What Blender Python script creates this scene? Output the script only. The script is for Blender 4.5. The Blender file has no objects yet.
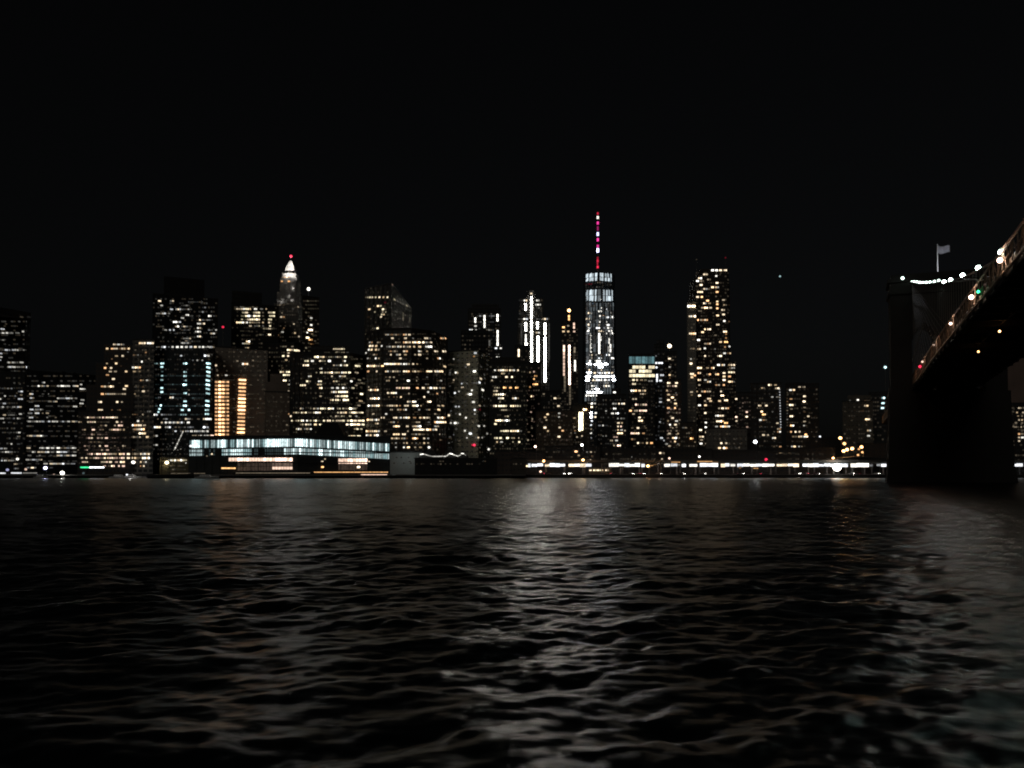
import bpy, bmesh, math, random
import numpy as np
from mathutils import Vector, Matrix
from mathutils.bvhtree import BVHTree

random.seed(7)
RNG = np.random.default_rng(5)
scene = bpy.context.scene
COL = scene.collection

# ------------------------------------------------------------------ camera
F = 850.0
TILT = math.radians(1.5)
SHIFT = 88.0 - F * math.tan(TILT)      # the frame is cropped above the optical axis
CAM = Vector((0, 0, 4.2))
cam_d = bpy.data.cameras.new('camera')
cam = bpy.data.objects.new('camera', cam_d)
COL.objects.link(cam)
cam.location = CAM
cam.rotation_euler = (math.pi / 2 + TILT, 0, 0)
cam_d.sensor_width = 36.0
cam_d.lens = 36.0 * F / 1024.0
cam_d.shift_y = SHIFT / 1024.0
cam_d.clip_start = 0.1
cam_d.clip_end = 30000
scene.camera = cam


def ray(u, v):
    a = (u - 512.0) / F
    b = (384.0 + SHIFT - v) / F
    return Vector((a, math.cos(TILT) - b * math.sin(TILT), math.sin(TILT) + b * math.cos(TILT)))


def P(u, v, Y):
    r = ray(u, v)
    return CAM + r * (Y / r.y)


GZ = 2.4          # land height above the river

# ------------------------------------------------------------------ materials
MATS = {}


def nodes(name):
    m = bpy.data.materials.new(name)
    m.use_nodes = True
    nt = m.node_tree
    return m, nt, nt.nodes['Principled BSDF']


def plain(name, col, rough=0.6, metal=0.0, noise=0.25, scale=0.4):
    if name in MATS:
        return MATS[name]
    m, nt, b = nodes(name)
    n = nt.nodes.new('ShaderNodeTexNoise'); n.inputs['Scale'].default_value = scale
    n.inputs['Detail'].default_value = 5
    tc = nt.nodes.new('ShaderNodeTexCoord')
    nt.links.new(tc.outputs['Object'], n.inputs['Vector'])
    r = nt.nodes.new('ShaderNodeMapRange')
    r.inputs['To Min'].default_value = 1 - noise; r.inputs['To Max'].default_value = 1 + noise
    nt.links.new(n.outputs['Fac'], r.inputs['Value'])
    mx = nt.nodes.new('ShaderNodeMix'); mx.data_type = 'RGBA'; mx.blend_type = 'MULTIPLY'
    mx.inputs['Factor'].default_value = 1
    mx.inputs['A'].default_value = (*col, 1)
    nt.links.new(r.outputs['Result'], mx.inputs['B'])
    nt.links.new(mx.outputs['Result'], b.inputs['Base Color'])
    b.inputs['Roughness'].default_value = rough
    b.inputs['Metallic'].default_value = metal
    MATS[name] = m
    return m


def facade(col, fh=3.9, bay=3.0, rough=0.75, glass=0.55):
    """wall with a grid of unlit window glass"""
    key = ('facade', tuple(round(c, 3) for c in col), fh, bay, glass)
    if key in MATS:
        return MATS[key]
    m, nt, b = nodes('facade')
    N = nt.nodes.new; L = nt.links.new
    tc = N('ShaderNodeTexCoord'); sp = N('ShaderNodeSeparateXYZ'); L(tc.outputs['Object'], sp.inputs[0])

    def math_(op, a, bb=None):
        k = N('ShaderNodeMath'); k.operation = op
        for i, v in enumerate((a, bb)):
            if v is None:
                continue
            if isinstance(v, (int, float)):
                k.inputs[i].default_value = v
            else:
                L(v, k.inputs[i])
        return k.outputs[0]
    h = math_('ADD', sp.outputs[0], math_('MULTIPLY', sp.outputs[1], 0.63))
    fx = math_('FRACT', math_('DIVIDE', h, bay))
    fz = math_('FRACT', math_('DIVIDE', sp.outputs[2], fh))
    mask = math_('MULTIPLY', math_('GREATER_THAN', fx, 1 - glass - 0.15), math_('GREATER_THAN', fz, 1 - glass))
    n = N('ShaderNodeTexNoise'); n.inputs['Scale'].default_value = 0.07; n.inputs['Detail'].default_value = 6
    L(tc.outputs['Object'], n.inputs['Vector'])
    r = N('ShaderNodeMapRange'); r.inputs['To Min'].default_value = 0.7; r.inputs['To Max'].default_value = 1.25
    L(n.outputs['Fac'], r.inputs['Value'])
    mx = N('ShaderNodeMix'); mx.data_type = 'RGBA'; mx.blend_type = 'MULTIPLY'; mx.inputs['Factor'].default_value = 1
    mx.inputs['A'].default_value = (*col, 1); L(r.outputs['Result'], mx.inputs['B'])
    m2 = N('ShaderNodeMix'); m2.data_type = 'RGBA'
    L(mask, m2.inputs['Factor']); L(mx.outputs['Result'], m2.inputs['A'])
    m2.inputs['B'].default_value = (0.02, 0.024, 0.028, 1)
    L(m2.outputs['Result'], b.inputs['Base Color'])
    rr = N('ShaderNodeMapRange'); rr.inputs['To Min'].default_value = rough; rr.inputs['To Max'].default_value = 0.42
    L(mask, rr.inputs['Value']); L(rr.outputs['Result'], b.inputs['Roughness'])
    MATS[key] = m
    return m


RANK = ['f', 'd', 'm', 'a', 'q', 'b', 'k', 'B', 'T', 'S', 'G', 'X', 'V', 'Z', 'C']
COLS = {'n': (0.93, 0.96, 1.0), 'w': (1.0, 0.80, 0.55), 'y': (1.0, 0.86, 0.56), 'o': (1.0, 0.52, 0.20),
        'c': (0.60, 0.92, 0.95), 'k': (0.78, 1.0, 0.90), 'r': (1.0, 0.03, 0.09), 'p': (1.0, 0.68, 0.52), 'g': (0.05, 0.9, 0.35),
        'm': (1.0, 0.05, 0.38), 'v': (0.62, 0.62, 1.0), 't': (0.30, 0.62, 0.68), 'e': (1.0, 0.96, 0.86),
        'h': (1.0, 0.55, 0.26), 'a': (1.0, 0.72, 0.42), 'l': (0.76, 0.96, 0.97), 'b': (0.35, 0.6, 0.9)}
LEV = {'f': 0.02, 'd': 0.045, 'm': 0.16, 'b': 0.55, 'B': 1.3, 'S': 2.5, 'X': 8.0, 'Z': 45.0, 'G': 5.0, 'C': 170.0, 'V': 38.0, 'T': 1.8}


def glow(tint, lev):
    key = ('glow', tint, lev)
    if key in MATS:
        return MATS[key]
    m, nt, b = nodes('lit_glass')
    N = nt.nodes.new; L = nt.links.new
    b.inputs['Base Color'].default_value = (0.05, 0.05, 0.05, 1)
    b.inputs['Roughness'].default_value = 0.3
    col = COLS[tint]
    b.inputs['Emission Color'].default_value = (*col, 1)
    s = LEV[lev]
    oi = N('ShaderNodeObjectInfo')
    tc = N('ShaderNodeTexCoord')
    nz = N('ShaderNodeTexNoise'); nz.inputs['Scale'].default_value = 0.8
    L(tc.outputs['Object'], nz.inputs['Vector'])
    vo = N('ShaderNodeVectorMath'); vo.operation = 'ADD'
    L(tc.outputs['Object'], vo.inputs[0]); L(oi.outputs['Location'], vo.inputs[1])
    L(vo.outputs[0], nz.inputs['Vector'])
    r1 = N('ShaderNodeMapRange'); r1.inputs['To Min'].default_value = 0.55 * s; r1.inputs['To Max'].default_value = 1.35 * s
    L(oi.outputs['Random'], r1.inputs['Value'])
    r2 = N('ShaderNodeMapRange'); r2.inputs['From Min'].default_value = 0.3; r2.inputs['From Max'].default_value = 0.7
    r2.inputs['To Min'].default_value = 0.6; r2.inputs['To Max'].default_value = 1.3
    L(nz.outputs['Fac'], r2.inputs['Value'])
    mu = N('ShaderNodeMath'); mu.operation = 'MULTIPLY'
    L(r1.outputs['Result'], mu.inputs[0]); L(r2.outputs['Result'], mu.inputs[1])
    L(mu.outputs[0], b.inputs['Emission Strength'])
    MATS[key] = m
    return m


# ------------------------------------------------------------------ mesh helpers
def prism(bm, pts, z0, z1):
    """pts: footprint list of (x,y)"""
    lo = [bm.verts.new((p[0], p[1], z0)) for p in pts]
    hi = [bm.verts.new((p[0], p[1], z1)) for p in pts]
    n = len(pts)
    for i in range(n):
        j = (i + 1) % n
        bm.faces.new((lo[i], lo[j], hi[j], hi[i]))
    bm.faces.new(hi); bm.faces.new(list(reversed(lo)))


def loft(bm, A, B_):
    """closed solid between two rings of equal length of Vectors"""
    lo = [bm.verts.new(p) for p in A]; hi = [bm.verts.new(p) for p in B_]
    n = len(A)
    for i in range(n):
        j = (i + 1) % n
        bm.faces.new((lo[i], lo[j], hi[j], hi[i]))
    bm.faces.new(hi); bm.faces.new(list(reversed(lo)))


def box(bm, c, s, rz=0.0, M=None):
    hx, hy, hz = s[0] / 2, s[1] / 2, s[2] / 2
    R = Matrix.Rotation(rz, 3, 'Z')
    vs = []
    for z in (-hz, hz):
        for x, y in ((-hx, -hy), (hx, -hy), (hx, hy), (-hx, hy)):
            v = R @ Vector((x, y, z)) + Vector(c)
            if M: v = M @ v
            vs.append(bm.verts.new(v))
    for f in ((3, 2, 1, 0), (4, 5, 6, 7), (0, 1, 5, 4), (1, 2, 6, 5), (2, 3, 7, 6), (3, 0, 4, 7)):
        bm.faces.new([vs[i] for i in f])


def bar(bm, a, b, r, n=6, r2=None):
    a = Vector(a); b = Vector(b); d = b - a
    if d.length < 1e-6: return
    q = d.to_track_quat('Z', 'Y')
    r2 = r if r2 is None else r2
    A = [a + q @ Vector((r * math.cos(2 * math.pi * i / n), r * math.sin(2 * math.pi * i / n), 0)) for i in range(n)]
    B2 = [b + q @ Vector((r2 * math.cos(2 * math.pi * i / n), r2 * math.sin(2 * math.pi * i / n), 0)) for i in range(n)]
    loft(bm, A, B2)


def ball(bm, c, r, sx=1, sy=1, sz=1):
    g = bmesh.ops.create_icosphere(bm, subdivisions=2, radius=r)
    for v in g['verts']:
        v.co = Vector((v.co.x * sx, v.co.y * sy, v.co.z * sz)) + Vector(c)


def fin(name, bm, mat, parent=None, loc=(0, 0, 0), smooth=False):
    bmesh.ops.recalc_face_normals(bm, faces=bm.faces)
    me = bpy.data.meshes.new(name)
    bm.to_mesh(me); bm.free()
    if mat: me.materials.append(mat)
    if smooth:
        for p in me.polygons: p.use_smooth = True
    o = bpy.data.objects.new(name, me)
    COL.objects.link(o)
    o.location = loc
    if parent: o.parent = parent
    return o


def thing(name, label, cat, loc, group=None):
    o = bpy.data.objects.new(name, None)
    o.empty_display_size = 1
    COL.objects.link(o)
    o.location = loc
    o['label'] = label; o['category'] = cat
    if group: o['group'] = group
    return o


PANE = {}


def pane_mesh(w, h, mat):
    w = max(0.25, round(w * 4) / 4); h = max(0.25, round(h * 4) / 4)
    k = (w, h, mat.name)
    if k not in PANE:
        bm = bmesh.new(); box(bm, (0, 0, 0), (w, 0.3, h))
        bmesh.ops.recalc_face_normals(bm, faces=bm.faces)
        me = bpy.data.meshes.new('window'); bm.to_mesh(me); bm.free()
        me.materials.append(mat); PANE[k] = me
    return PANE[k]


JR = random.Random(77)


def parse(txt, tint):
    """'345:369-374B,380m;x475:317-323B' -> list of (u0,u1,v0,v1,level,tint) pane rectangles in picture measure"""
    out = []
    for part in txt.replace('\n', '').replace(' ', '').split(';'):
        if not part: continue
        key, vals = part.split(':')
        vert = key.startswith('x')
        c = float(key[1:] if vert else key)
        for v in vals.split(','):
            if not v: continue
            t = tint
            lev = 'b'
            while v and v[-1].isalpha():
                ch = v[-1]; v = v[:-1]
                if ch in 'SXZBGV': lev = ch
                elif ch in 'dmb' and not v[-1:].isalpha(): lev = ch
                else: t = ch
            if '-' in v:
                a, b = (float(q) for q in v.split('-'))
            else:
                a = float(v) - .95; b = float(v) + .95
            if vert:
                n = max(1, round((b - a) / 3.6)); st = (b - a) / n
                for i in range(n):
                    wv = 0.72 if lev == 'V' else 0.8
                    out.append((c - wv, c + wv, a + i * st + 0.2, a + (i + 1) * st - 0.2, lev, t))
            else:
                n = max(1, round((b - a) / 2.05)); st = (b - a) / n
                hh = {'d': 0.55, 'm': 0.6, 'b': 0.66}.get(lev, 0.74)
                for i in range(n):
                    l2, t2 = lev, t
                    if n > 1 or lev in 'dm':
                        q = JR.random()
                        o_ = 'fdmbBSG'
                        if lev in o_:
                            k_ = o_.index(lev)
                            if q < 0.26: l2 = o_[max(0, k_ - 1)]
                            elif q < 0.34: l2 = o_[max(0, k_ - 2)]
                            elif q > 0.84: l2 = o_[min(6, k_ + 1)]
                    q = JR.random()
                    if t == 'w': t2 = 'h' if q < 0.13 else ('e' if q < 0.3 else ('a' if q < 0.55 else 'w'))
                    elif t == 'y': t2 = 'w' if q < 0.3 else ('e' if q < 0.45 else ('a' if q < 0.55 else 'y'))
                    elif t == 'e': t2 = 'n' if q < 0.25 else ('w' if q < 0.45 else 'e')
                    elif t == 'p': t2 = 'w' if q < 0.35 else ('a' if q < 0.5 else 'p')
                    out.append((a + i * st + 0.27, a + (i + 1) * st - 0.27, c - hh, c + hh, l2, t2))
    return out


rnd = random.Random(11)


def dots(u0, u1, v0, v1, du, dv, prob, levs='ddm', tints='w', seed=1):
    """scattered lit windows on a regular grid"""
    r = random.Random(seed); out = []
    v = v0
    while v <= v1:
        u = u0
        while u < u1:
            if r.random() < prob:
                out.append((u, u + du * 0.62, v - 0.75, v + 0.75, r.choice(levs), r.choice(tints)))
            u += du
        v += dv
    return out



def fh_px(pts, fh):
    return fh / (sum(Y for _, Y in pts) / len(pts)) * F



def building(name, label, cat, pts, top, wins='', D=35, col=(0.06, 0.055, 0.05), tint='w', tiers=(), fh=3.9,
             bay=3.0, rects=(), glass=0.55, vref=None, roofh=2.2, group=None, fins=True, houses=True, custom=None, base=None, dim=True):
    base = GZ if base is None else base
    vm = (top + 470) / 2 if vref is None else vref
    front = [P(u, vm, Y) for u, Y in pts]
    near = min(range(len(pts)), key=lambda i: pts[i][1])
    if len(pts) == 2 and not custom:
        mid = (front[0] + front[1]) / 2; md = Vector((mid.x, mid.y, 0)).normalized()
        kk = Vector((mid.x, mid.y, 0)).length
        fr2 = []
        for (u, Y), p in zip(pts, front):
            q = Vector((p.x, p.y, 0)); t_ = kk / q.dot(md)
            g_ = Y / (sum(y for _, y in pts) / 2)
            fr2.append(q * t_ * g_)
        front = fr2
        pz = ray(pts[near][0], top); ztop_override = CAM.z + pz.z / pz.y * front[near].y
    else:
        ztop_override = None
    zt = P(pts[near][0], top, pts[near][1]).z if ztop_override is None else ztop_override
    cx = sum(p.x for p in front) / len(front); cy = sum(p.y for p in front) / len(front)
    root = thing(name, label, cat, (cx, cy, base), group)
    R0 = Vector((cx, cy, base))
    fp = [(p.x - cx, p.y - cy) for p in front]
    dv = Vector((cx, cy, 0)).normalized() * D
    fp2 = fp + [(fp[-1][0] + dv.x, fp[-1][1] + dv.y), (fp[0][0] + dv.x, fp[0][1] + dv.y)]
    bm = bmesh.new()
    if custom:
        custom(bm, R0)
    else:
        prism(bm, fp2, 0, zt - base)
        for (u0, u1, tv, dy) in tiers:
            Yt = min(Y for _, Y in pts) + dy
            a = P(u0, (tv + top) / 2, Yt); b = P(u1, (tv + top) / 2, Yt)
            z2 = P((u0 + u1) / 2, tv, Yt).z
            wv_ = Vector((fp[-1][0] - fp[0][0], fp[-1][1] - fp[0][1], 0)).normalized(); dn = dv / D
            c_ = Vector(((a.x + b.x) / 2 - cx, 0, 0)); c_ = wv_ * (c_.x / max(.2, wv_.x)) + dn * (2.0 + dy * 0.5) if len(pts) == 2 else Vector(((a.x + b.x) / 2 - cx, Yt - cy, 0))
            hw_ = (b.x - a.x) / 2 / max(.6, wv_.x)
            prism(bm, [tuple((c_ + wv_ * sx * hw_ + dn * sd * D * 0.6)[:2]) for sx, sd in ((-1, 0), (1, 0), (1, 1), (-1, 1))],
                  zt - base - 0.01, z2 - base)
    bmesh.ops.recalc_face_normals(bm, faces=bm.faces)
    tree = BVHTree.FromBMesh(bm)
    if fins and not custom:
        # vertical piers between the window bays
        for i in range(len(fp) - 1):
            a = Vector((*fp[i], 0)); b = Vector((*fp[i + 1], 0)); d = b - a
            L_ = d.length; n = max(1, int(L_ / (bay * 2)))
            rz = math.atan2(d.y, d.x)
            nn = Vector((d.y, -d.x, 0)).normalized()
            for k in range(n + 1):
                c = a + d * ((k + 0.001) / n if k < n else 0.999) + nn * 0.12
                box(bm, (c.x, c.y, (zt - base) / 2), (0.35, 0.5, zt - base - 0.5), rz)
    wall = fin('wall', bm, facade(col, fh, bay, glass=glass), root)
    # roof: parapet plus plant rooms
    if not custom:
        bm = bmesh.new()
        e = 0.45
        n = len(fp2)
        c0 = Vector((sum(p[0] for p in fp2) / n, sum(p[1] for p in fp2) / n, 0))
        out = []
        for p in fp2:
            v = Vector((p[0], p[1], 0)) - c0
            out.append(tuple((c0 + v * (1 + e / max(5, v.length)))[:2]))
        prism(bm, out, zt - base + 0.003, zt - base + 0.9)
        r = fin('roof', bm, plain('roof_dark', (0.04, 0.04, 0.04), 0.8), root)
        if houses:
            w = abs(fp[-1][0] - fp[0][0])
            bm = bmesh.new()
            x0 = fp[0][0] + w * random.uniform(0.15, 0.3); ww = w * random.uniform(0.25, 0.4)
            ym = (fp[0][1] + fp[-1][1]) / 2 + D * .5; x0 += dv.x * .5
            box(bm, (x0 + ww / 2, ym, zt - base + 0.9 + roofh / 2), (ww, D * 0.4, roofh))
            box(bm, (x0 + ww * 1.5, ym, zt - base + 0.9 + roofh / 3), (ww * 0.5, D * 0.3, roofh * 0.66))
            fin('plant_room', bm, plain('plant', (0.05, 0.05, 0.052), 0.7), root)
    # lit windows
    items = []
    if dim and wins:
        u0_, u1_ = pts[0][0], pts[-1][0]
        rects = list(rects) + dots(max(-20, u0_ + 1), u1_ - 1, top + 5, 466, 2.4, fh_px(pts, fh), 0.42, 'fffd', tint + 'w', int(abs(u0_) * 7) + 1)
    for (u0, u1, v0, v1, lev, t) in list(parse(wins, tint)) + list(rects):
        uc, vc = (u0 + u1) / 2, (v0 + v1) / 2
        d = ray(uc, vc).normalized()
        o = CAM - R0
        hit = tree.ray_cast(o, d)
        if hit[0] is None:
            continue
        loc, nrm = hit[0], hit[1]
        if nrm.dot(d) > 0: nrm = -nrm
        if nrm.z > 0.7: continue
        sc = (loc + R0).y / F
        tang = Vector((-nrm.y, nrm.x, 0)).normalized()
        up = nrm.cross(tang)
        if up.z < 0: up = -up
        cosf = max(0.35, abs(tang.x))
        w = (u1 - u0) * sc / cosf; h = (v1 - v0) * sc
        items.append((w * h * (1 + 0.2 * (RANK.index(lev))), loc + nrm * (0.05 + 0.03 * RANK.index(lev)), tang, nrm, up, w, h, glow(t, lev)))
    items.sort(key=lambda q: -q[0])
    for q in items[:100]:
        _, loc, tang, nrm, up, w, h, m = q
        ob = bpy.data.objects.new('window', pane_mesh(w, h, m))
        COL.objects.link(ob); ob.parent = root
        M = Matrix((( tang.x, -nrm.x, up.x), (tang.y, -nrm.y, up.y), (tang.z, -nrm.z, up.z))).to_4x4()
        ob.matrix_local = Matrix.Translation(loc) @ M
    if len(items) > 100:
        bm = bmesh.new(); mats = []; 
        for q in items[100:]:
            _, loc, tang, nrm, up, w, h, m = q
            M = Matrix(((tang.x, -nrm.x, up.x), (tang.y, -nrm.y, up.y), (tang.z, -nrm.z, up.z)))
            n0 = len(bm.faces)
            box(bm, (0, 0, 0), (max(.3, w), 0.3, max(.3, h)), M=Matrix.Translation(loc) @ M.to_4x4())
            if m not in mats: mats.append(m)
            bm.faces.ensure_lookup_table()
            for fi in range(n0, len(bm.faces)): bm.faces[fi].material_index = mats.index(m)
        o = fin('small_windows', bm, None, root)
        for m in mats: o.data.materials.append(m)
        o['kind'] = 'stuff'
    return root, wall, R0, zt


LEV['a'] = 0.45


def warning(root, R0, u, v, Y, t='r', r=0.9, lev='B', foot=None):
    """aviation lamp on a thin mast, part of the building"""
    p = P(u, v, Y) - R0
    z0 = (foot if foot is not None else p.z + R0.z - 12) - R0.z
    bm = bmesh.new(); bar(bm, (p.x, p.y, z0), (p.x, p.y, p.z), 0.25)
    mst = fin('mast', bm, plain('mast_metal', (0.15, 0.15, 0.15), 0.5), root)
    bm = bmesh.new(); ball(bm, (p.x, p.y, p.z), r)
    fin('warning_light', bm, glow(t, lev), mst)


# ================================================================== SKYLINE, left to right
b1 = building('office_tower', 'dark office tower at the left frame edge with thin sloping rows of white windows', 'tower',
         [(-45, 700), (24, 735), (29, 760)], 312, '''324:6d;329:1-4b;331.5:23b;333:0-6b,6-13b,16-19m;350:0-5m,5-10b,12-14b,15-18b,19-27d;
353.5:0-2b;357:0-2b;360:0-1b;362.5:7.5-11b,12-18b,20-23b;367:7.5-11b,12-15b,16-20m,21-27b;375:3-5m;379:0-2m;382:1-2d;
317:3-6d;345:8-10d;340:2-4d;371:14-18d''', tiers=[(-30, 18, 306, 4)], tint='e')
building('office_block', 'low dark office block at the left edge with scattered short white window rows', 'office block',
         [(-30, 662), (24.5, 655)], 373, '''384:20d;388.5:1.5-7m,7-12.5m;391.5:18-23b;395:20-22.5m;396:5b,9-14d,15.5m;399:0.5b,7-10m,18-23b;403.5:3-6b;
407:0-4m,6-11m,12-16m,17-21.5b;411:8-11d;414:19-22b;415:3-6m,8-17d;418.5:0-4b,6-10d,11.5-15m,17-20.5b;422.5:3-5m,8-12d;
432.5:2-12d,13-16m,16-20.5b;436.5:17-20.5b;444:11.5m,17-20m;448.5:0-3b,4-7b;452:0-4m,5-9b,9-13m,15m,17-19d;459:16-19.5b;
460.5:2b,4-7b,8-12m,12-16b;464:14-18m;468.5:14-19m;456:16-18m''', col=(0.03, 0.03, 0.032), tint='e')
building('ribbed_office_block', 'wide dark ribbed office block with bright bands near its foot, left of stepped warm tower', 'office block',
         [(26, 655), (98, 668)], 371, '''382.5:41.5-45b;386:33-35d,36-39.5b,41-45b,46.5-48.5b,57-61b,61-66b,67-69.5b,73-78b;394:29.5-33b,42-44d,48-49m;
398:30-34b;398.3:57-61m,61-65m,66-69b,69-72b,73-77b;401.5:48-51.5b,53-57b;402:29-33m;406:35-39b;406.5:61-63m,64-69d,73-77b;
409.5:30-33b,35-39m,40-43.5b;413.2:28-32b,35-39b,42-43.5m,46-48.5b;417.5:29-33b,36-38d,46.5-48m,55-56.5m;
421.5:28-33b,34-38b,39-44b,46-50m,52-54.5b,55-57.5b,60-64b,65-70b,72-77b,78-80b;435.8:27-32b,33-36m,37-40b,40-43.5b,44-47d;
448:27-30b,40-43b,44-49b,51-56b,57-62b,64-69m,70-76b;452:32-35.5b,38-41b,42-45b,45-49b,51-56m,57-62b,63-69b,71-76m;
455.5:28-31m,40m,50-52d,57-62b,64-69b,70-76b;459.7:26-31b,32-37b,38-42b;463.7:28-31d,36-39d,44-47b,50-53b,53-56b,57-62b,62-66b,67-70m,71-75m;
467.7:27-31m,31-36b,44-47b,50-52.5m;384.5:81b;389:80-85b,87-89b;396:90-92b;400:81-84b;403.5:80-83b''',
         col=(0.028, 0.028, 0.03), tint='e', bay=4.5)
building('stepped_apartment_tower', 'stepped warm lit tower with two bright bands near its foot above the green pier sign', 'tower',
         [(78, 650), (131, 640)], 412, '''417.5:85-101b,102-118B;422:76-82m,87-92b,92-96B,97-110d,116-118.5B,121-122.5b;425.5:100-107b,114-116b,118-123B;
429.7:82-86m,92-95B,96m,99-104b,109-125B;434.5:82-86m,87-90m,91-95B,97-108m;438:86-93B,97-103b,105-108B,110-116d;446:84-90m,92-96m,99-101B,105-108B,115m,122-126B;
450:77-79m,84-88m,92-100d,101-105m,106-109b,112-114d,116-120m;454:87-93B,94-101B,102-117B,119-125B,127-130B;458:81-92b,93-106B,107-118B,119-125B,127-130B;
462:82-85m,85-88b,101-106b,106-108B,109-112B,115-118b,120-125B;466:103-106b,108-110m,111-115B,118-120B,122-125B;442:88-104d,110-118d''',
         tiers=[(86, 131, 384, 3), (96, 131, 362, 5), (105, 131, 343.5, 7)], col=(0.075, 0.06, 0.05), tint='p',
         rects=parse('''344.5:113-116.5b,117-120b,120.5-124.5b;348.7:106-108.5B,111-118b,119-130B;356:115-118m,121.5-124B;363.5:115-117.5B,106-108m;368:104-106.5B,110-112.5B;
371.5:109-112b,114-117b,125-127.5B;375:106-109b;379:112-115B;386.5:101-104b,104-108B,108-114S;386:125-128B;389:123-126B;394:101-104B,105-126b;
402:98-102B,116-118.5B,121-123b;410:98-103B,112m,117-121b;352:128m;359:112d,127d;366:120-122d;383:109d,118-121d''', 'w'), houses=False)
building('apartment_tower', 'slim grey tower with one long cream lamp strip along its roof edge', 'tower',
         [(132, 655), (153.5, 648)], 340, '''343.2:139-146S,147-154B;350:135.5m,142-144m;352.5:145-147b;355:133-139d;358.7:148-150m;361.7:141-143B;367.5:132-135B,135-141B;
371.5:133-136m,136-141m;380.3:140-144b,146-151b;387:133-139d,142-144m;391.3:142-145B;394:132-136b;411.5:147-151b;414.5:130-138d,142-143.5b;421:137-139.5B,142-143.5b;
425.3:132-142B,143-146b;429.3:133.5m,134-145B;433.4:139-146S;437:131-141b,146-149B;446:146-149d;450:132-136d;454:132-139B,140-150B;458:132-133B,134-141B,142-150B;
462:132-136S,140-142B,143-147B;466:140-141.5b,143-145B''', col=(0.22, 0.21, 0.19), tint='w', houses=False, bay=4.0)
# dark tall tower behind the blue striped one
bF = building('office_tower', 'tall dark stepped office tower with scattered white windows behind the blue striped tower', 'tower',
         [(152, 780), (217, 785)], 294, '''301:158-161B,170-174b;302:188-203d;305.5:160-163b,181-190d;307.5:202-206m;309.3:170-173b,175.5-181B,181-192m;312:202-204b;
313.5:156-162m,162-166B,166-170m;315:185.5-189S;316:208-211.5B,213-215m;318:181-184b,191-194d;320:199-201B,202-213m;322:173-181B;323.7:197-205B;
326.5:156-160m,160-164m,175-179B,181-192m;328:197-201B;330:162-167m,169-171b,173-175b,181-190m,208-213m,215-217b;331.7:195-201b;333.5:210-215b,174-178d;
336.5:197-201B;338.5:181-191m;341:185-190d;343:181-191b''', tiers=[(169, 203, 278, 6)], col=(0.02, 0.02, 0.022), tint='e')
bE = building('striped_office_tower', 'glass tower with three blue white vertical light lines under a row of round roof lights', 'tower',
         [(152, 665), (206, 660), (214, 672)], 344.5, '''347:156-160m,161-166B,168-170m,171.5-174B,176-179B,180.5-183.5B,185-188B,189.5-192.5B,194-197B,198.5-201B,202-204.5B,205-210b,210-214m;
355.7:180-185b,204-209B;360.3:193m,197.5b,202.5b;363.5:154-158mc,160.5-164.5Sc,183-187.5Sc,206-210Sc;367:160.5-163.5Bc;371.5:161-163.5mc;375.8:161-163.5bc,155-160dc,164-182dc,188-205dc;
380:160.5-163.5bc;384.5:155-160dc,164-182dc,188-205dc;388:160.5-163.5Bc;392:160.5-163.5Sc;394:164-182dc,188-205dc;397.5:158-161m,169.5-174B;405.5:160-162Sc;409:158.5-161Sc;412:157.5-160Bc;
372:183.5-187Bc;376:183.5-187Sc;380.5:183.5-187Bc;384.8:183-187Sc;390:188-190m;393.2:183.5-187Sc;394.5:188-190b;401.3:183.5-187Sc;405.7:183-187Sc,188-189m;410:181-184Sc,188-190.5Sc;
367.5:206.5-209.5Bc;372:206.5-209.5Sc;376:206.5-209.5Bc;380.5:206-209Bc;384.8:206-209Sc;389:206-209Bc;393.5:206-209Bc;401:205.5-208.5Sc;405.5:205.5-208.5Sc;410:205-208.5Sc;414:205-208.5Sc;
398:155-160dc,175-182dc,190-204dc;406:155-158dc,164-182dc,190-204dc;414.7:153-158B,161-168b,168-176m,178-187bc,190-200dc;419:158m,163-168m,185-191B,197-200m,203-211B;
422.5:161-165b,165-185B,187-190B;427.2:154-161B,165-171B,174-177m,178-186m,187-194b,203-208B;431.2:166-168d,172-177b,180-184b,185-189b,190-193B,194-208B;435.8:153-158B,192-197b,198-208B,208-213Bp;
445:153-158b;443:172-174m;450:160d''', col=(0.025, 0.035, 0.04), tint='e', glass=0.7)
warning(bE[0], bE[2], 163, 338, 668, 'e', 0.5, 'd', foot=bE[3])
bG = building('concrete_office_block', 'brown grey concrete building with two glowing golden window columns', 'office block',
         [(213, 705), (267, 712)], 347, '''361:236-238.5m;360.5:253m;364:242-248B;368:244-246m;365.5:215-217B;369.5:217d;375.3:217-218.5b,225-227.5b''',
         rects=[(a, b, v - 0.8, v + 0.8, l, 'h') for v in np.arange(382, 436, 3.75) for (a, b, l) in
                ((215.2, 217.2, 'B'), (218.6, 220.8, 'G'), (222, 224.2, 'S'), (225.6, 226.9, 'b'), (227.3, 228.6, 'B'))] +
               [(239.4 - 0.03 * (v - 380), 245.4 - 0.03 * (v - 380), v - 0.8, v + 0.8, 'B' if int(v) % 2 else 'G', 'h') for v in np.arange(380, 433, 3.75)],
         col=(0.42, 0.36, 0.31), glass=0.12, tint='w', houses=False, bay=6)
warning(bG[0], bG[2], 223, 327, 712, 'r', 1.0, 'B', foot=bG[3])
building('stepped_stone_block', 'windowless brown stone building with stepped roof right of the golden window columns', 'building',
         [(265, 690), (292, 690)], 392, '''425:287m;414:288-291b;430:286d''', tiers=[(267, 288, 382, 2), (272, 284, 374, 4)], col=(0.26, 0.20, 0.16), glass=0.1, houses=False)
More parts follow.
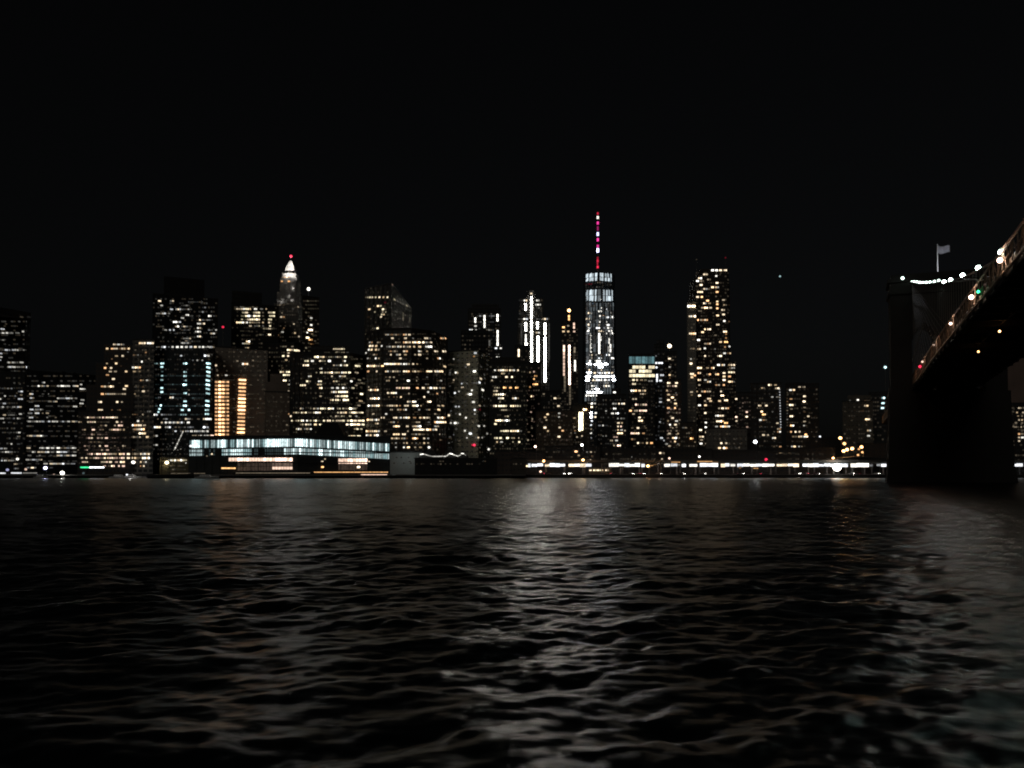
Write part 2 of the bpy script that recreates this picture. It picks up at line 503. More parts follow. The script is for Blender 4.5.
bI = building('office_tower', 'dark flat topped tower with dense cream window block, left of the white crowned spire', 'tower',
         [(231, 840), (278, 846)], 303, '''309:234-238m,236-241b,241-251B,254-257B,260-263m,265-267b;312.6:242-245b,245-248B,249m,253-260B,263m,268-275S;316:241-244m,245-250S,251-260B,262-264m,269-275S;
319.5:241-247m,247-260B,264m,268-272B;322.5:236-240S,240-248B,249-260b,262-264b,268-272B;326:249-252m,254-260m,263m,269-271B;328.7:263-268m,268-271b,271-277m;
334.7:257-264m,268-271B;335:242-246d;341.5:246-250S;343.5:233-235m,242-246b,246-250b;307:234-258d;331:240-250d;348:245-249b;352:236-240d''',
         tiers=[(236, 262, 292, 6)], col=(0.045, 0.042, 0.038), tint='y')
building('office_tower', 'dark tower with a narrow bright column of cream windows below the white crowned spire', 'tower',
         [(268, 745), (294, 735), (303, 748)], 343, '''346.5:280-287m,291-294m;350:287-293S;350.5:294-299B;353:287-290b;356:282-285B,287-292S;358:297-302B;360:285-288b;365:290-292.5B;
372:280-286b,286-293S;375:283-293S;380.5:283-287S,289-293S;384.5:287-293B;391:287-290b;397:292-296B,297-302B;401:292-296B,297-302B;377:297-300m;363:293-296m;368:281-284m,298m;388:281-285d;405:288-291m''',
         col=(0.04, 0.035, 0.03), tint='y', houses=False)

# crowned spire tower: floodlit stone top
Yc = 900


def spire_custom(bm, R0):
    def tier(u0, u1, v0, v1, dy, k=1.0):
        a = P(u0, v0, Yc); b = P(u1, v0, Yc); w = (b.x - a.x) / 2; cx = (a.x + b.x) / 2 * w0 / Yc - R0.x
        z0 = a.z - R0.z; z1 = P((u0 + u1) / 2, v1, Yc).z - R0.z
        cy = w0 - R0.y
        A = [Vector((cx + sx * w, cy + sy * w, z0)) for sx, sy in ((-1, -1), (1, -1), (1, 1), (-1, 1))]
        B_ = [Vector((cx + sx * w * k, cy + sy * w * k, z1)) for sx, sy in ((-1, -1), (1, -1), (1, 1), (-1, 1))]
        loft(bm, A, B_)
    w0 = Yc + 14
    tier(274, 303, 473, 322, 0)
    tier(277, 301, 322.05, 303, 0)
    tier(279.5, 299.5, 303.05, 291.5, 0)
    tier(282, 298.5, 291.55, 276.5, 0)
    tier(284, 297.5, 276.55, 271.5, 0)
    tier(288, 294, 271.55, 268.5, 0)
    tier(286, 295.6, 268.55, 262.5, 0, 0.68)
    tier(287.8, 293.8, 262.55, 257.5, 0, 0.35)
    for u, v0, v1 in ((280.5, 322, 296), (285.7, 303, 283), (290.7, 322, 293), (294.7, 303, 280), (298, 322, 296)):
        a = P(u, v0, Yc); z1 = P(u, v1, Yc).z - R0.z
        wv = 10.7 if v0 > 310 else (9.2 if v0 > 300 else 8)
        box(bm, (a.x * (w0 - wv) / Yc - R0.x, w0 - R0.y - wv, (a.z - R0.z + z1) / 2), (1.6, 1.6, z1 - (a.z - R0.z)))


bJ = building('crowned_spire_tower', 'slender tower with white floodlit tapering crown and red tip lamp', 'tower',
         [(274, 900), (303, 900)], 262, '''277.6:282.3-286Bo,286-290.3Bo;281.3:280.8-283.2Bo,287.4-290.4Bo;305:277-281m,282-285m;307:297-299b;317:280-285b;313:282m;324:294m;333:294-296b;336.5:298-300b;
332:281-284b;335.2:276-279B;309:286-288d,293m;328:284d;299:279-281m''',
         custom=spire_custom, col=(0.16, 0.15, 0.14), glass=0.12)
warning(bJ[0], bJ[2], 291, 256.2, 914, 'r', 1.5, 'S', foot=P(291, 258, 914).z)


def point(name, loc, power, col=(1, 1, 1), r=0.5, parent=None, spot=None):
    l = bpy.data.lights.new(name, 'SPOT' if spot else 'POINT')
    l.energy = power; l.color = col; l.shadow_soft_size = r
    o = bpy.data.objects.new(name, l); COL.objects.link(o); o.location = loc
    if spot:
        l.spot_size = spot[1]; l.spot_blend = 0.6
        o.rotation_euler = (Vector(spot[0]) - Vector(loc)).to_track_quat('-Z', 'Y').to_euler()
    return o


for (u, v, yo, pw) in ((288.5, 266, 4, 5000), (293.3, 266, 4, 5000), (290.8, 261, 6.5, 6000), (286.5, 274.5, 4, 2600), (290.7, 274.5, 4, 1800), (296, 275, 4, 2600),
                       (285.7, 289, 4.2, 260), (293.8, 288, 4.4, 520), (294.9, 282, 4.4, 330), (291.3, 300, 2.6, 420), (289.5, 296, 2.6, 150), (281, 301, 1, 250)):
    point('crown_floodlight', P(u, v, Yc + yo), pw, (1, 0.98, 0.93), 0.5)

bK = building('rooftop_lamp_tower', 'thin dark tower with one round white lamp at its top, right of the spire', 'tower',
         [(302, 860), (318.5, 868)], 296, '''301:308m;318:310-312.3B;325:310-312.3B;330:308-312.5S;332.5:306.3-308B;337.7:306-309S;339.7:308.5-312.5Bo;341:314-316m;322:305d;334:311-313m;344:310-314do;348:306d''',
         col=(0.07, 0.055, 0.04), tint='y', houses=False)
warning(bK[0], bK[2], 308.6, 289, 870, 'e', 1.8, 'S', foot=bK[3])
building('office_block', 'broad dark office building with many cream window rows directly behind the glass pier hall', 'office block',
         [(290, 685), (304, 672), (350, 672), (366, 690)], 354, '''357:314-319S,320-327b,328-343m,344-347B,349-353m;361:304-309B,311-314B,319-326b,328-331S,342-346B;365.3:303-309B,333-340m,340-348B;
366:355-360S;368.6:319-322.5b;372.6:316.5m,320-323B,324-329b,329-333S,334-340b,341-347B,348-351B,355-358b;376.3:308-312B,323-326d,331-333b,339-346b;381.3:306-311B,318-322b,333-340m,350-352B;
384.5:317-322b,334-340m,341-346m;385.3:300-306B,355-357b;388:319-322.5S,331-334b,336-339B,340-342m,342-347B,349-354b;392:331-337B,338-348S;396.2:319-322b,335-337b,337-341b,341-348S;
400:330-334B,335-341B,343-349S;404:349-352m;405.5:355-360b;394:360-362.5S;401:359-362b;408.6:300-304b,310-312m,313-319b,320-334B,337-341b,342-348b,349-356S;
412.6:293-300b,301-307b,308-312m,313-321B,337-339b,340-347B,349-357S,358-363b;416.2:288-292S,331m,335-345b,350m,356b;420.7:291-300b,301-304.5S,306-312b,313-317B,318-322m,323-331B,332-342b,342-345B,347-350B,350-364S;
424.5:286-289B,300-304b,305-312b,314-317B,319-325b,346-356S,357-364S;429:296-302B,304-312b,354-362b;436.3:342-355S,357-360S;380:358-361d;383:361.5m;387:361m;352:336-340m;433:330-336d''',
         tiers=[(311, 349, 346, 3)], col=(0.035, 0.03, 0.025), tint='y',
         rects=parse('349:333-345b;352.5:324-330d,335-345m,346-349m', 'y'))
# slab with slanting right face
bN = building('slab_tower', 'grey slab tower with angled right face and four round lamps along its upper left side', 'tower',
         [(364.5, 855), (391, 830), (411.5, 960)], 283.5, '''297.3:365-369b,369-374B,374.8-376.7B,378.5-380.7B,382.5-384.7B,386.5-388.7B;302.5:384-386.5mr;306:373-374.6m,377-382B,383-386m;309.3:368-371B,382-387B;
312:374-376b,381.5-384b,385-387m,395-398m;314.5:381-385B;316.8:380-382.5B;318:392-394d,398m;319.8:393-396m;323.7:386-388m;328.3:372-376m,376.5-379B;334:365-368m;317:367-370do;
x403:312-321m;x409.5:317-322m;299.6:393-396m;301.2:396-399d;302.5:399-402m;304:402-405m;305.6:405-408m;307:408-411m;315:405m''',
         col=(0.07, 0.067, 0.064), glass=0.35, tint='y', houses=False)
warning(bN[0], bN[2], 392.3, 284.8, 832, 'p', 0.9, 'm', foot=bN[3] - 1)
building('faceted_office_tower', 'very wide faceted office tower covered in cream window rows, largest lit building of the skyline', 'tower',
         [(366, 668), (382, 645), (411, 642), (432, 655), (447, 690)], 329, '''334.7:385-397b,397-402m,403-407B,408-411B;338.3:391-394B,404-407B,412-414m,424-428B,429-431m,440-446b;342.4:369-373b,377-381b,395-401m,403-411B,412-424S,425-432b;
346:369-374B,375-378B,381-383B;346.7:386-391B,392-396B,397-402B,403-411B,413-415B,418-421B,422-424m,425-432S,433-436m;349.7:368-373B,375-380B;351.3:388-394b,394-398B,403-408B,418-422B,426-428b,434-438b,442-446B;
353:365.5-367B;354.7:373-378b,390-392B,396-401B,404-407b,415b,418-421B;358.4:367-371b,375-377B,379b,399-402B,427m,437-440.5B;364:384-402S,403-410S,412-414B,417m;366:367-380S,381-384S;366.5:443-446B;
371.4:367-370B,376-378B,385-389B,390-401B,403-410S,412-416S,417-424b,426-432S,434-443B;377.2:385-395m,417m,427m;380.7:386-390b,396-398b,407-410S,416-417b,436-442b;384:403-408m,416m;
388:396-401Bp,402-410Sp,416-418.5B,421.5-424.5B,427-432S,433-437B,437-445b;390:368-370b,370-379B;387:368-370m,374-378m;393:387-397Sy;392:427-429B,441-443b;393.6:409b,437m;397:397m,401S,389m,424S,394m;
398.5:370-380S;401.7:407-411B,412-416S,427-431S,440m;405.7:368-380B,382m,384-389b,389-398B,399-401b,404-409S,412-418S,420-422b,427d,437-440b,441-444b;409.7:390-393b,397-402B,403-407B,418-420b,426-430m,437-440B;
414:372-375b,385-387.5B,434-436b,379m;417.7:381-382.5B,383-385B,393-402B,403-410S,413-416b,419-425S,426-430B,437-445B;419.8:367-380B;422.2:388-395b,397-399m,411-420m,425-430d,434-446S;423.5:375-379b;426.3:393-400S,406-409B,412-421B,434-439b;
429.6:413-425S,426-431S,432-437B;431.2:366-380B,384-387b,408b;434.3:393-400S,402-406S,411-417b,418-423b,424m,439-440b;435.2:366-372B,374-379S,382m;438.4:383-387m,391-400b,401-408b,412-418S,423-425B,427-429b;
443:387d,392m,396m,400d,404b,407B,412m,416m,420m,424B,427-429b;447.3:391m,395-397b,403-405S,407-410S,414-416b,419-422b;439:375-377m;427:369-372d,376-379d;361:392-395d,410m;375:398-402d,433-437d;
384.3:425-429d,437d;412:398-401d,414-420d;440:439-442d;360.5:384-388d''',
         D=50, col=(0.055, 0.045, 0.035), tint='w', bay=3.4)
bP = building('grid_residential_tower', 'pale grey green facade tower with small scattered white windows right of the wide faceted tower', 'tower',
         [(447, 715), (478, 705), (489, 740)], 350.5, '''350.2:458-462b;348.9:468-477Bp;353:474-477B;356.4:473-475bo;353.2:483-485b;359:453-455m;364.3:467-470B;367:465-467m;372.7:450m,455-458.5S;371.3:473-476S;
376:465-468d;380:453-455m;375:484-485m;378.7:479-482B;382.5:478-480.5S;383.6:461-463b,466-468m;383:471-478m;387.3:461-464b;390.3:471-473B;391.5:458-460b;393:454-456B;394.3:469-472S,465-469m;
390:481-484B;402:472-475B;405.7:478-481b;406.6:455-457b,458-460b;410:474-476S;409.6:476-481mr;414:474-476b;415.3:448-450S;414.3:459-461B;417.8:465-467B;414:487m;422:472-474m;423:450-454b,454-459B;426:477-480B,483-485b;
430.7:464-466B;433.5:469-472S;434.7:453-455m;433.6:486-488b;437.8:466-468b;437.6:475-479b,481-483b;445:471.5-475.5Sr;443:449m;442:452d;398.7:485m,489m;440:456d;446:462d;399:462d;411:451d,466d;403:463d;361:460d''',
         rects=dots(449, 486, 355, 447, 3.1, 3.9, 0.16, 'd', 'we', 5), col=(0.62, 0.62, 0.5), glass=0.25, tint='e', houses=False, bay=3.2)
building('round_lamp_tower', 'dark tower with three short vertical white light strips near its top', 'tower',
         [(468, 905), (501, 905)], 309, '''x475.3:317.5-323S;326:474-477B;x484.5:315-328S;x497.5:314-321.5S;x497.6:330-346S;316:471-474d,477-483m,487-495m,499-501d;330:469-473S,475-477b,486-494m;
348.3:494.5-497.5B,499.5-502B;357.3:496-500B;322:478-482d,488-494d;345:500m;x489.5:340-346m''',
         tiers=[(472, 499, 304, 5)], col=(0.03, 0.03, 0.03), tint='e', houses=False)
building('dark_penthouse_block', 'unlit black block topping the grey green tower, below the strip lit tower', 'building',
         [(461, 760), (488, 760)], 331, 'x489:340-346m', col=(0.012, 0.012, 0.012), houses=False)
building('office_tower', 'black tower with wide yellow white window bands, left of the tall strip lit spire', 'tower',
         [(489, 690), (527, 690)], 362, '''370.3:494-498b,498-508S,509-515B,517-519B;373.5:501-505B,509m;377:492-497B,505-508S,511-513S;380.5:491-493b;387.7:494-500b,503-506.5So,509-512So,515-518.5So;
391:493-498B;394.5:493-504S,505m;398.3:498-504S,512-519B;402:500d;406:493-497S,498-507S,510-521B;410:501-507b;416.3:504-509b;420.5:495-510S,511m;424:494-497S;431:500-503b,503-509B,510-519S,521m;
438:494-498B,499-502S,506-509S,511-515b,519b;442:496-498B,500-503b,513m,518-520.5S;367:509-512d;446:494d,503d,515d''',
         tiers=[(496, 520, 357, 3)], col=(0.025, 0.028, 0.02), tint='y', houses=False)

# tall tower of vertical light strips
strips = '''291.3:529-534m;293.5:530-532.5B;x531.5:297-319V;300.5:523.5-527.5B,519-523d,536-539.5B,541-543d;x525.6:303.5-310.5V;304.7:535-541B;308:536-540m;319:518-523m,523-528B,532m,536-541m,542-548B;
x525.7:322.5-331V;x531.5:321-329V;x537.5:322-329V;x545:323-335V;332.7:535.5-540B;x525.8:334-346S;x526.3:343-352V;x526.6:356-366V;x531.6:331-363V;x538:336-362V;x545:337-382V;
313:520-523d;x521.5:323-345d;x549:323-360d;x541:365-383d;x522:350-362d;348:541d'''


def strip_custom(bm, R0):
    Y = 1250
    def bx(u0, u1, v0, v1, dy, dep):
        a = P(u0, (v0 + v1) / 2, Y); b = P(u1, (v0 + v1) / 2, Y)
        z0 = P(u0, v0, Y).z - R0.z; z1 = P(u0, v1, Y).z - R0.z
        box(bm, ((a.x + b.x) / 2 - R0.x, Y + dy + dep / 2 - R0.y, (z0 + z1) / 2), (b.x - a.x, dep, z1 - z0))
    bx(517.5, 550, 474, 317, 0, 45)
    bx(519.5, 543.5, 317.05, 298, 3, 38)
    bx(527, 536, 298.05, 290, 8, 20)
    bx(530.5, 532.5, 290.05, 287, 15, 4)


building('strip_lit_tower', 'tall stepped tower lined with long bright white vertical light strips', 'tower',
         [(518, 1250), (550, 1250)], 290, strips, custom=strip_custom, col=(0.09, 0.09, 0.085), tint='e')
building('low_tower', 'dark lower tower with one short vertical light, before the strip lit tower', 'tower',
         [(515, 1150), (529, 1150)], 346, 'x518.7:349-357S;372:525d', col=(0.03, 0.03, 0.03), houses=False)
building('dark_apartment_block', 'dark block with three glowing orange windows before the foot of the strip lit tower', 'apartment block',
         [(525, 740), (541, 740)], 363, '''372.3:529-531b;371.7:533-535b;376:534-537.5So;379:533-535Bo;384.3:532.5-538So;387:529-531bo;393.5:524-528m;396.3:530.5-534B;400.5:524-528m;406:531-534m;412:531m;419:532.5b;421:532m;
428:532d;436:532.5m;440:526-529b;417:524m;424:527mp;432:525-530mp;427:526d''', col=(0.05, 0.04, 0.032), tint='p', houses=False)
building('unlit_block', 'low black block with two rows of faint windows left of the orange tipped tower', 'building',
         [(540, 860), (562, 860)], 391, '''394:542.5-545m;398.3:553.5-556.5S,557-561m;406:557-560B,561-563m;402:549d''', col=(0.03, 0.03, 0.03), houses=False)
# orange tipped slim tower
building('orange_tipped_tower', 'very slim dark tower with orange lamps at its tip and pinkish vertical light lines', 'tower',
         [(561, 1150), (578, 1150)], 321.5, '''x569:315-320.5So;x574:322.5-329Bp;327.3:562-565So;325.8:567-569.5bp;331.5:562-565Bp,567-569.5Bp,573-575.5Bp;x564:345-352Sp;x564:352-376Bp;x569.3:345-364Xp;x569.6:364-385Xp;
x574.6:347-353b;x575:360-371.5Se;x564.8:376-392m;x570:386-405m;x574:353-360d;340:568d;410:569d''',
         tiers=[(566.5, 571.5, 313.5, 5)], col=(0.035, 0.03, 0.03), houses=False)
bT = [o for o in COL.objects if o.get('label', '').startswith('very slim dark tower')][0]
warning(bT, bT.location, 569, 310.5, 1160, 'o', 2.2, 'X', foot=P(569, 313.6, 1160).z)

# ------------------------------------------------------------------ the tallest tower with spire
YW = 1580


def wtc_custom(bm, R0):
    sc = YW / F
    cx = P(599.2, 330, YW + 30).x - R0.x
    cy = 30
    hb = 16.1 * sc; zt = P(599, 271.5, YW).z - R0.z
    z0 = 0; zb = 56
    n = 8
    # base square (corners facing the sides), top square turned by 45 degrees
    base = []; topr = []
    r = hb * 1.0
    sq = [Vector((-r, -r)), Vector((r, -r)), Vector((r, r)), Vector((-r, r))]
    rot = math.radians(2)
    def R(v, a): return Vector((v.x * math.cos(a) - v.y * math.sin(a), v.x * math.sin(a) + v.y * math.cos(a)))
    for i in range(4):
        a = R(sq[i], rot); b = R((sq[i] + sq[(i + 1) % 4]) / 2, rot)
        base += [a, b]
        b2 = b * 1.0; nb = R((sq[(i + 3) % 4] + sq[i]) / 2, rot)
        topr += [(nb + b2) / 2, b2]
    A = [Vector((p.x + cx, p.y + cy, z0)) for p in base]; Am = [Vector((p.x + cx, p.y + cy, zb)) for p in base]
    T = [Vector((p.x + cx, p.y + cy, zt)) for p in topr]
    loft(bm, A, Am); loft(bm, [v + Vector((0, 0, 0.01)) for v in Am], T)


def wtc_rects():
    out = []
    r = random.Random(3)
    # lit mechanical floors at the top: upper band and lower band
    for (a, b, t0, t1) in ((584.6, 588, .0, 0), (588.3, 591.4, 0, 0), (591.7, 594.8, 0, 0), (595.1, 598.6, 0, 0), (599.9, 603.4, 0, 0), (603.7, 606.6, 0, 0), (606.9, 609.6, 0, 0), (609.9, 612.6, 0, 0)):
        m = (a + b) / 2
        sl = abs(m - 599.2) * 0.14
        out.append((a, b, 272.6 + sl, 276.4 + sl * 0.9, 'k', 'i')); out.append((a, b, 276.8 + sl * .9, 280.4 + sl * .7, 'k', 'i'))
    for v in np.arange(303, 398, 4.1):
        for a in np.arange(585.2, 612.5, 2.7):
            out.append((a, a + 2.4, v, v + 3.7, r.choice('ddm') if v < 356 else r.choice('dmmm'), r.choice('iin')))
    for (a, b) in ((584.8, 587.9), (588.2, 591.3), (591.6, 594.7), (595, 597), (597.8, 600.6), (601.8, 604.6), (604.9, 607.7), (608, 610.8), (611.1, 613.6)):
        m = (a + b) / 2
        sl = abs(m - 599.2) * 0.10
        k = 'k' if not (597 < m < 601) else 'm'
        out.append((a, b, 289.3 + sl, 295 + sl * .6, k, 'i')); out.append((a, b, 295.4 + sl * .6, 301.2 - sl * .2, k, 'i'))
    return out


COLS['i'] = (0.80, 0.93, 1.0); LEV['k'] = 0.8
wt = '''284.3:584-592mr;287:596-603m;282.5:597-603m;285:604-612d;299.5:598-601G;303.5:585-588d,589-590.5S,592-597mb,603-612d;306:585-590d,591-596m,605-612m;
308:599-602S;309.3:590.5-592.5b,606-608.5S;311.4:597.5-602S,607-608.5b;313.5:586-589S,591-592.5b;316:596-598b,599-601S,602.5-604Go;317.3:605-609S,611-614S;319:585-590S,591-592m;322:590-592.5S,599-600.5S,606-608S;
325:586-589S,598-600b,605-611G;328:587-591S,596-600G,602-605b,607-613S;331:586-589G,598-604S,608-613G;333.5:588b,606-609S,611-614S;
x591.2:333-354S;x599.2:333-354G;x600.6:336-341S;x609.4:338-344S;x610.4:344-353S;x591.2:344-354G;x608.5:346-352b;
x587:336-353d;x595:336-353d;x605:336-353d;x612.5:336-353d;
355:587-593S,594-597b,599-604Bo,606-611G;358.2:586-588G,591-593b,598-602S,611-614G;361:589-592G,594-601G,602-605b;364:586-592nV,594-608nV;367:597-603nV,612-614b;370:586-591S,599-602S;373:586-592nV,593-596S,597-603S,604-610G,611-614S;
376.5:586-591nV,594-609nV,611-615nV;380:585-590nV,592-610G,612-616nV;383:590-592b,593-596m,603-609b;386:591-597S,603-610G;389:591-593S,594-599nV;392.3:587-591nV,592-602nV;395.5:586-602G;399:591-597m;
403.5:588-590m,590-593G,594-598b;407:590-593G,595-598m;413:589.5-592.5nV,594-597S;417:589.5-592.5nV,594-596.5S;421:590-593S;425:590-592S;429:590-592b;433:590-592S;438:590-592b;441:590-592m;313:610-612m;320.5:595-603m'''
bW = building('skyscraper', 'tallest glass skyscraper with pale lit crown panels and a red and white lit spire', 'skyscraper',
         [(584, YW), (614.5, YW)], 272, wt, custom=wtc_custom, col=(0.10, 0.13, 0.16), glass=0.75, tint='e', rects=wtc_rects())
root, R0 = bW[0], bW[2]
cxw = P(598, 240, YW + 30).x - R0.x
bm = bmesh.new()
zt = bW[3] - R0.z
bar(bm, (cxw, 30, zt), (cxw, 30, zt + 2), 12, 16, 12)
ztip = P(597.6, 212, YW + 30).z - R0.z
bar(bm, (cxw, 30, zt + 2.01), (cxw, 30, zt + 40), 1.8, 8, 1.5); bar(bm, (cxw, 30, zt + 40), (cxw, 30, ztip), 1.4, 8, 0.4)
sp = fin('spire', bm, plain('mast_metal', (0.15, 0.15, 0.15), 0.5), root)
for (v0, v1, t, lev, r) in ((212.5, 214.5, 'r', 'b', 1.6), (216.3, 218.7, 'e', 'B', 2.0), (221.8, 224.4, 'm', 'B', 2.0), (226.5, 230.5, 'm', 'b', 1.5), (232.5, 235.7, 'v', 'S', 2.0),
                            (238.3, 241.3, 'm', 'B', 1.9), (245, 247.7, 'm', 'B', 2.0), (248.6, 252.3, 'v', 'X', 2.1), (257, 259.5, 'r', 'b', 1.8), (259.7, 262.4, 'r', 'b', 2.0), (262.6, 265.2, 'r', 'b', 1.8), (266, 268.3, 'r', 'B', 2.0), (270, 271.3, 'r', 'm', 1.2)):
    a = P(597.8, v1, YW + 30) - R0; b = P(597.8, v0, YW + 30) - R0
    bm = bmesh.new(); bar(bm, (a.x, a.y, a.z), (a.x, a.y, b.z), r, 8)
    fin('spire_lamp', bm, glow(t, lev), sp)

building('dark_midrise', 'dark block before the right foot of the skyscraper with orange windows stacked at its right', 'apartment block',
         [(597, 760), (626, 760)], 395, '''392.3:613-616S;403.7:612-617b,618-620B,621-625S;408.6:610-612m,613-616.5S;413.4:606d,611-614B,615-619B;418.5:617-619m,620-625b;423:617-620Bp,621-623bp;426.5:617-619Bp,620-622Bp;430:617-619Bp,620-623b;
433.2:617-620Sp,620-623Sp;425.5:598-601m,602-604b,605-608m;430.7:624-626b;436:602-604m,605-607m;437:613-618Sp;440.5:610-613bp,615-618B;445.5:613-617bp,617-621Sp;440:596m;411:606m''',
         tiers=[(611, 620, 388, 3)], col=(0.03, 0.026, 0.025), tint='e', houses=False)
building('cream_column_building', 'low brown building with one bright cream vertical column of windows left of the skyscraper foot', 'building',
         [(572, 720), (590, 720)], 405, '''400.5:571-574B;409.5:583-587X;x579.7:412-431Xy;x582.2:412-430.5Xy;418:573-576b;427:573-576m;433:574-576m;437:577b;430.7:574-576b;440:575d;425.3:582-584m;424:573d;436:582m;414:587d;444:576d''',
         col=(0.09, 0.075, 0.06), glass=0.3, houses=False)
building('brown_apartment_block', 'wide dim brown apartment block with few small windows left of the cream column building', 'apartment block',
         [(536, 705), (573, 700)], 411, '''414.3:546.5-549B;417.3:544-546.5B;420:546.5b;413.3:558-560.5b;417:558-560b;424:559m;427.6:543.5-546.5S;431:547-549B;427.5:558.5-561B;430.7:561.5-564B;436.7:557.5-560.5S;420:532.5b;425:552d;
433:571m;440:545d;419:540m;443:552d;434:540d''', rects=dots(541, 572, 415, 442, 3.1, 3.6, .13, 'd', 'wp', 8), col=(0.13, 0.095, 0.07), glass=0.25, houses=False)

# teal topped tower
building('teal_topped_tower', 'square tower with teal light band at its top over rows of yellow windows', 'tower',
         [(628.5, 800), (654.5, 800)], 355, '''390.7:630.5-637S,638-641B,642-646B;387.5:642-646m;394:640-646b;399:632-637b;404.7:635-639Bp,640-647Bp;408:631-634m;410.7:629-632S,634-638Bp,639-647Sp;414:632-635m;417.5:638-641Bp,643-645m;
420.7:638-643Sy;423:641-645m;428:636.5-639.5B,640-647d;433.3:630.5-634Sp,634-639.5Sp,642-645b;439.3:631-636B;443:637-639S,641-644m,646-648B,650-653So;446:633-636d;384:632-636By,637-641my;428:631-634d''',
         rects=[(a, a + 3, 356.6, 363.6, 'q', 't') for a in np.arange(629.2, 653, 3.2)] +
               [(a, a + 2.9, v - 1.5, v + 1.5, l, 'y') for (v, l, s) in ((367.2, 'B', 0), (371.2, 'B', 1), (375.6, 'B', 0)) for i, a in enumerate(np.arange(629.4, 652.5, 3.2)) if (i * 7 + s) % 5 or v > 375] +
               parse('380:632-635B,636-638B,640-643b,644-647m;381:648-653m', 'y'),
         col=(0.03, 0.026, 0.024), tint='w', houses=False) if not LEV.update({'q': 0.32}) else None
building('narrow_dark_tower', 'narrow dark tower with blue white windows touching the teal topped tower', 'tower',
         [(654.5, 815), (665, 815)], 345, '''356:656m;363:655-657.5S,658-663B;367.5:655.5-657.5S;369.7:660-663m;375.2:660-664B;x657:374-382S;380.7:659-662B;384:656d;398.5:659-662m;402:659-662b;406:658-660m;422:659-661b;426:659d;438:660-663B;440.5:664m''',
         tiers=[(656, 663, 340, 4)], col=(0.025, 0.025, 0.028), tint='n', houses=False)
bX = building('lamp_topped_tower', 'slim dark tower with one big white lamp on its roof behind the pinkish apartment tower', 'tower',
         [(664, 860), (677, 860)], 352, '''358.7:668-671B;360:671-674m;367:668.5-671b;375:668.5-671B,673m;371:672d;378:670d''', col=(0.03, 0.028, 0.026), tint='w', houses=False)
warning(bX[0], bX[2], 669.5, 346, 868, 'w', 2.1, 'G', foot=bX[3])
building('pinkish_apartment_tower', 'small apartment tower densely dotted with pinkish windows left of the tall residential tower', 'apartment tower',
         [(665.5, 750), (681.5, 750)], 380.5, '''383:667-670.5Sp,675-678Sp;386:667-671bp,672-677bp;390.5:666-668B;393:676m,679d;394.7:667-670bp;397.5:671-674S;400:667-670B,675m;403.6:674-677B;408:667-670B,674-676S;412:669m,677d;418:671-674B;421:667-669b,675-678B;
424.7:669-671S,674-677B;433.6:668-671b,677-679b;438:672-677B;441.5:674-676B;444:665-668b,677-681b;446:668-671b,674d;428:672-674m''',
         rects=dots(667, 680, 384, 446, 2.9, 3.6, .45, 'dmm', 'pw', 12), col=(0.10, 0.07, 0.06), glass=0.3, houses=False)
building('dim_low_block', 'dim low block with two faint window rows left of the tall residential tower foot', 'building',
         [(680, 735), (696, 735)], 423, '''427.7:682-687m;433.3:686-690m;438.5:690-693.5So;442:694-696m;430:692do''', col=(0.10, 0.08, 0.06), glass=0.3, houses=False)

# tall residential tower
spr = '''270.3:711-714S,715-718S,719-722S,723.5-727Sp,728-730m;274.4:703-708B;272.5:704-707d;276:715-717.5S;274.7:720d;278.3:698-702S;279.5:707-711b;281:696-699S,700-704b;283:715.5-718.5S;285:699.5-702.5S;287.3:711-714S,715-719S;289:703-710b;
292:697-703S,715.5-718.5S;296.5:716m;297:696-699S,700.5-703S;300.7:706-709S;300:722-725b;298.7:729-731m;301.6:716-718.5S;303.3:703-706.5B,708-711b;304.3:716-718.5S;305:723-727m,729m;307.8:701-704b,704-708S,709-712B;308.4:716-718.5S;
310:721-725S;311:698-702m;310.5:729m;314.5:722-725B;315.5:716-719S;313:713m;315.3:729-731b;320:697-699S,700-708B;321:723-725.5S;321.5:729d;324.7:716-719.5S;329.3:704-706S,707-711S;326:701d;332.2:701-704S;331.7:723-727S;
334.4:729-731mv;335.3:714-717m;340:697-700S;338:725-727bo;342:719-722B,724-728So;343.7:704-707b,707-711S;346.5:728-733Sy;347:724-726b;339:693d;348.4:703.5-706S;349:697-701S,715m;334:725-727bo;
353.3:723-726B,727-731B;352:715d;356:704-706S,709m,717-719b,719-722S;365:717-720S,721.5-725S,728-735B;361:711d;368:697-702S,706-709b,711-714.5B,729-735b;372.3:728-735Sy;373:697.5-701S,722.5-725.5S;374.3:706-711B,715-719B;
376.5:728-731S,722.5-725.5B;380:697.5-701S,704-707b,722.5-725.5S;381.7:707-711B,728-731S,731-735b;385:698-700.5b,715-720b,722.5-725B;388:696d,715-717d;391.5:697m,701-706B,706-711b,720-722B;389:728-733d;395.6:698-701S,720.5-724S;
398.7:707-711B,(704);400.3:724-728S;401:704-706b,709-712B,718-721B;405.3:698-701B,704-707B;408.3:697m,718-720b,721-724S,725-729B;413:704-706.5S;415.7:715-719B,719-724S;407:730d;421.3:716-724S;423:724-728So;426.5:715-718b,720-730S;
422.6:704.5-707S;427.3:704.5-707S;430:699-702S;432.3:705-707.5S;436.7:699-704B;440:700-703b;443.6:699.5-702.5S,705-707b;443:720-722.5S,725-727.5B;448:718-721S,723-727.5S;399:735-737B;397:731-734d;363:729-732d;418:700d;410:698d'''.replace(',(704)', '')


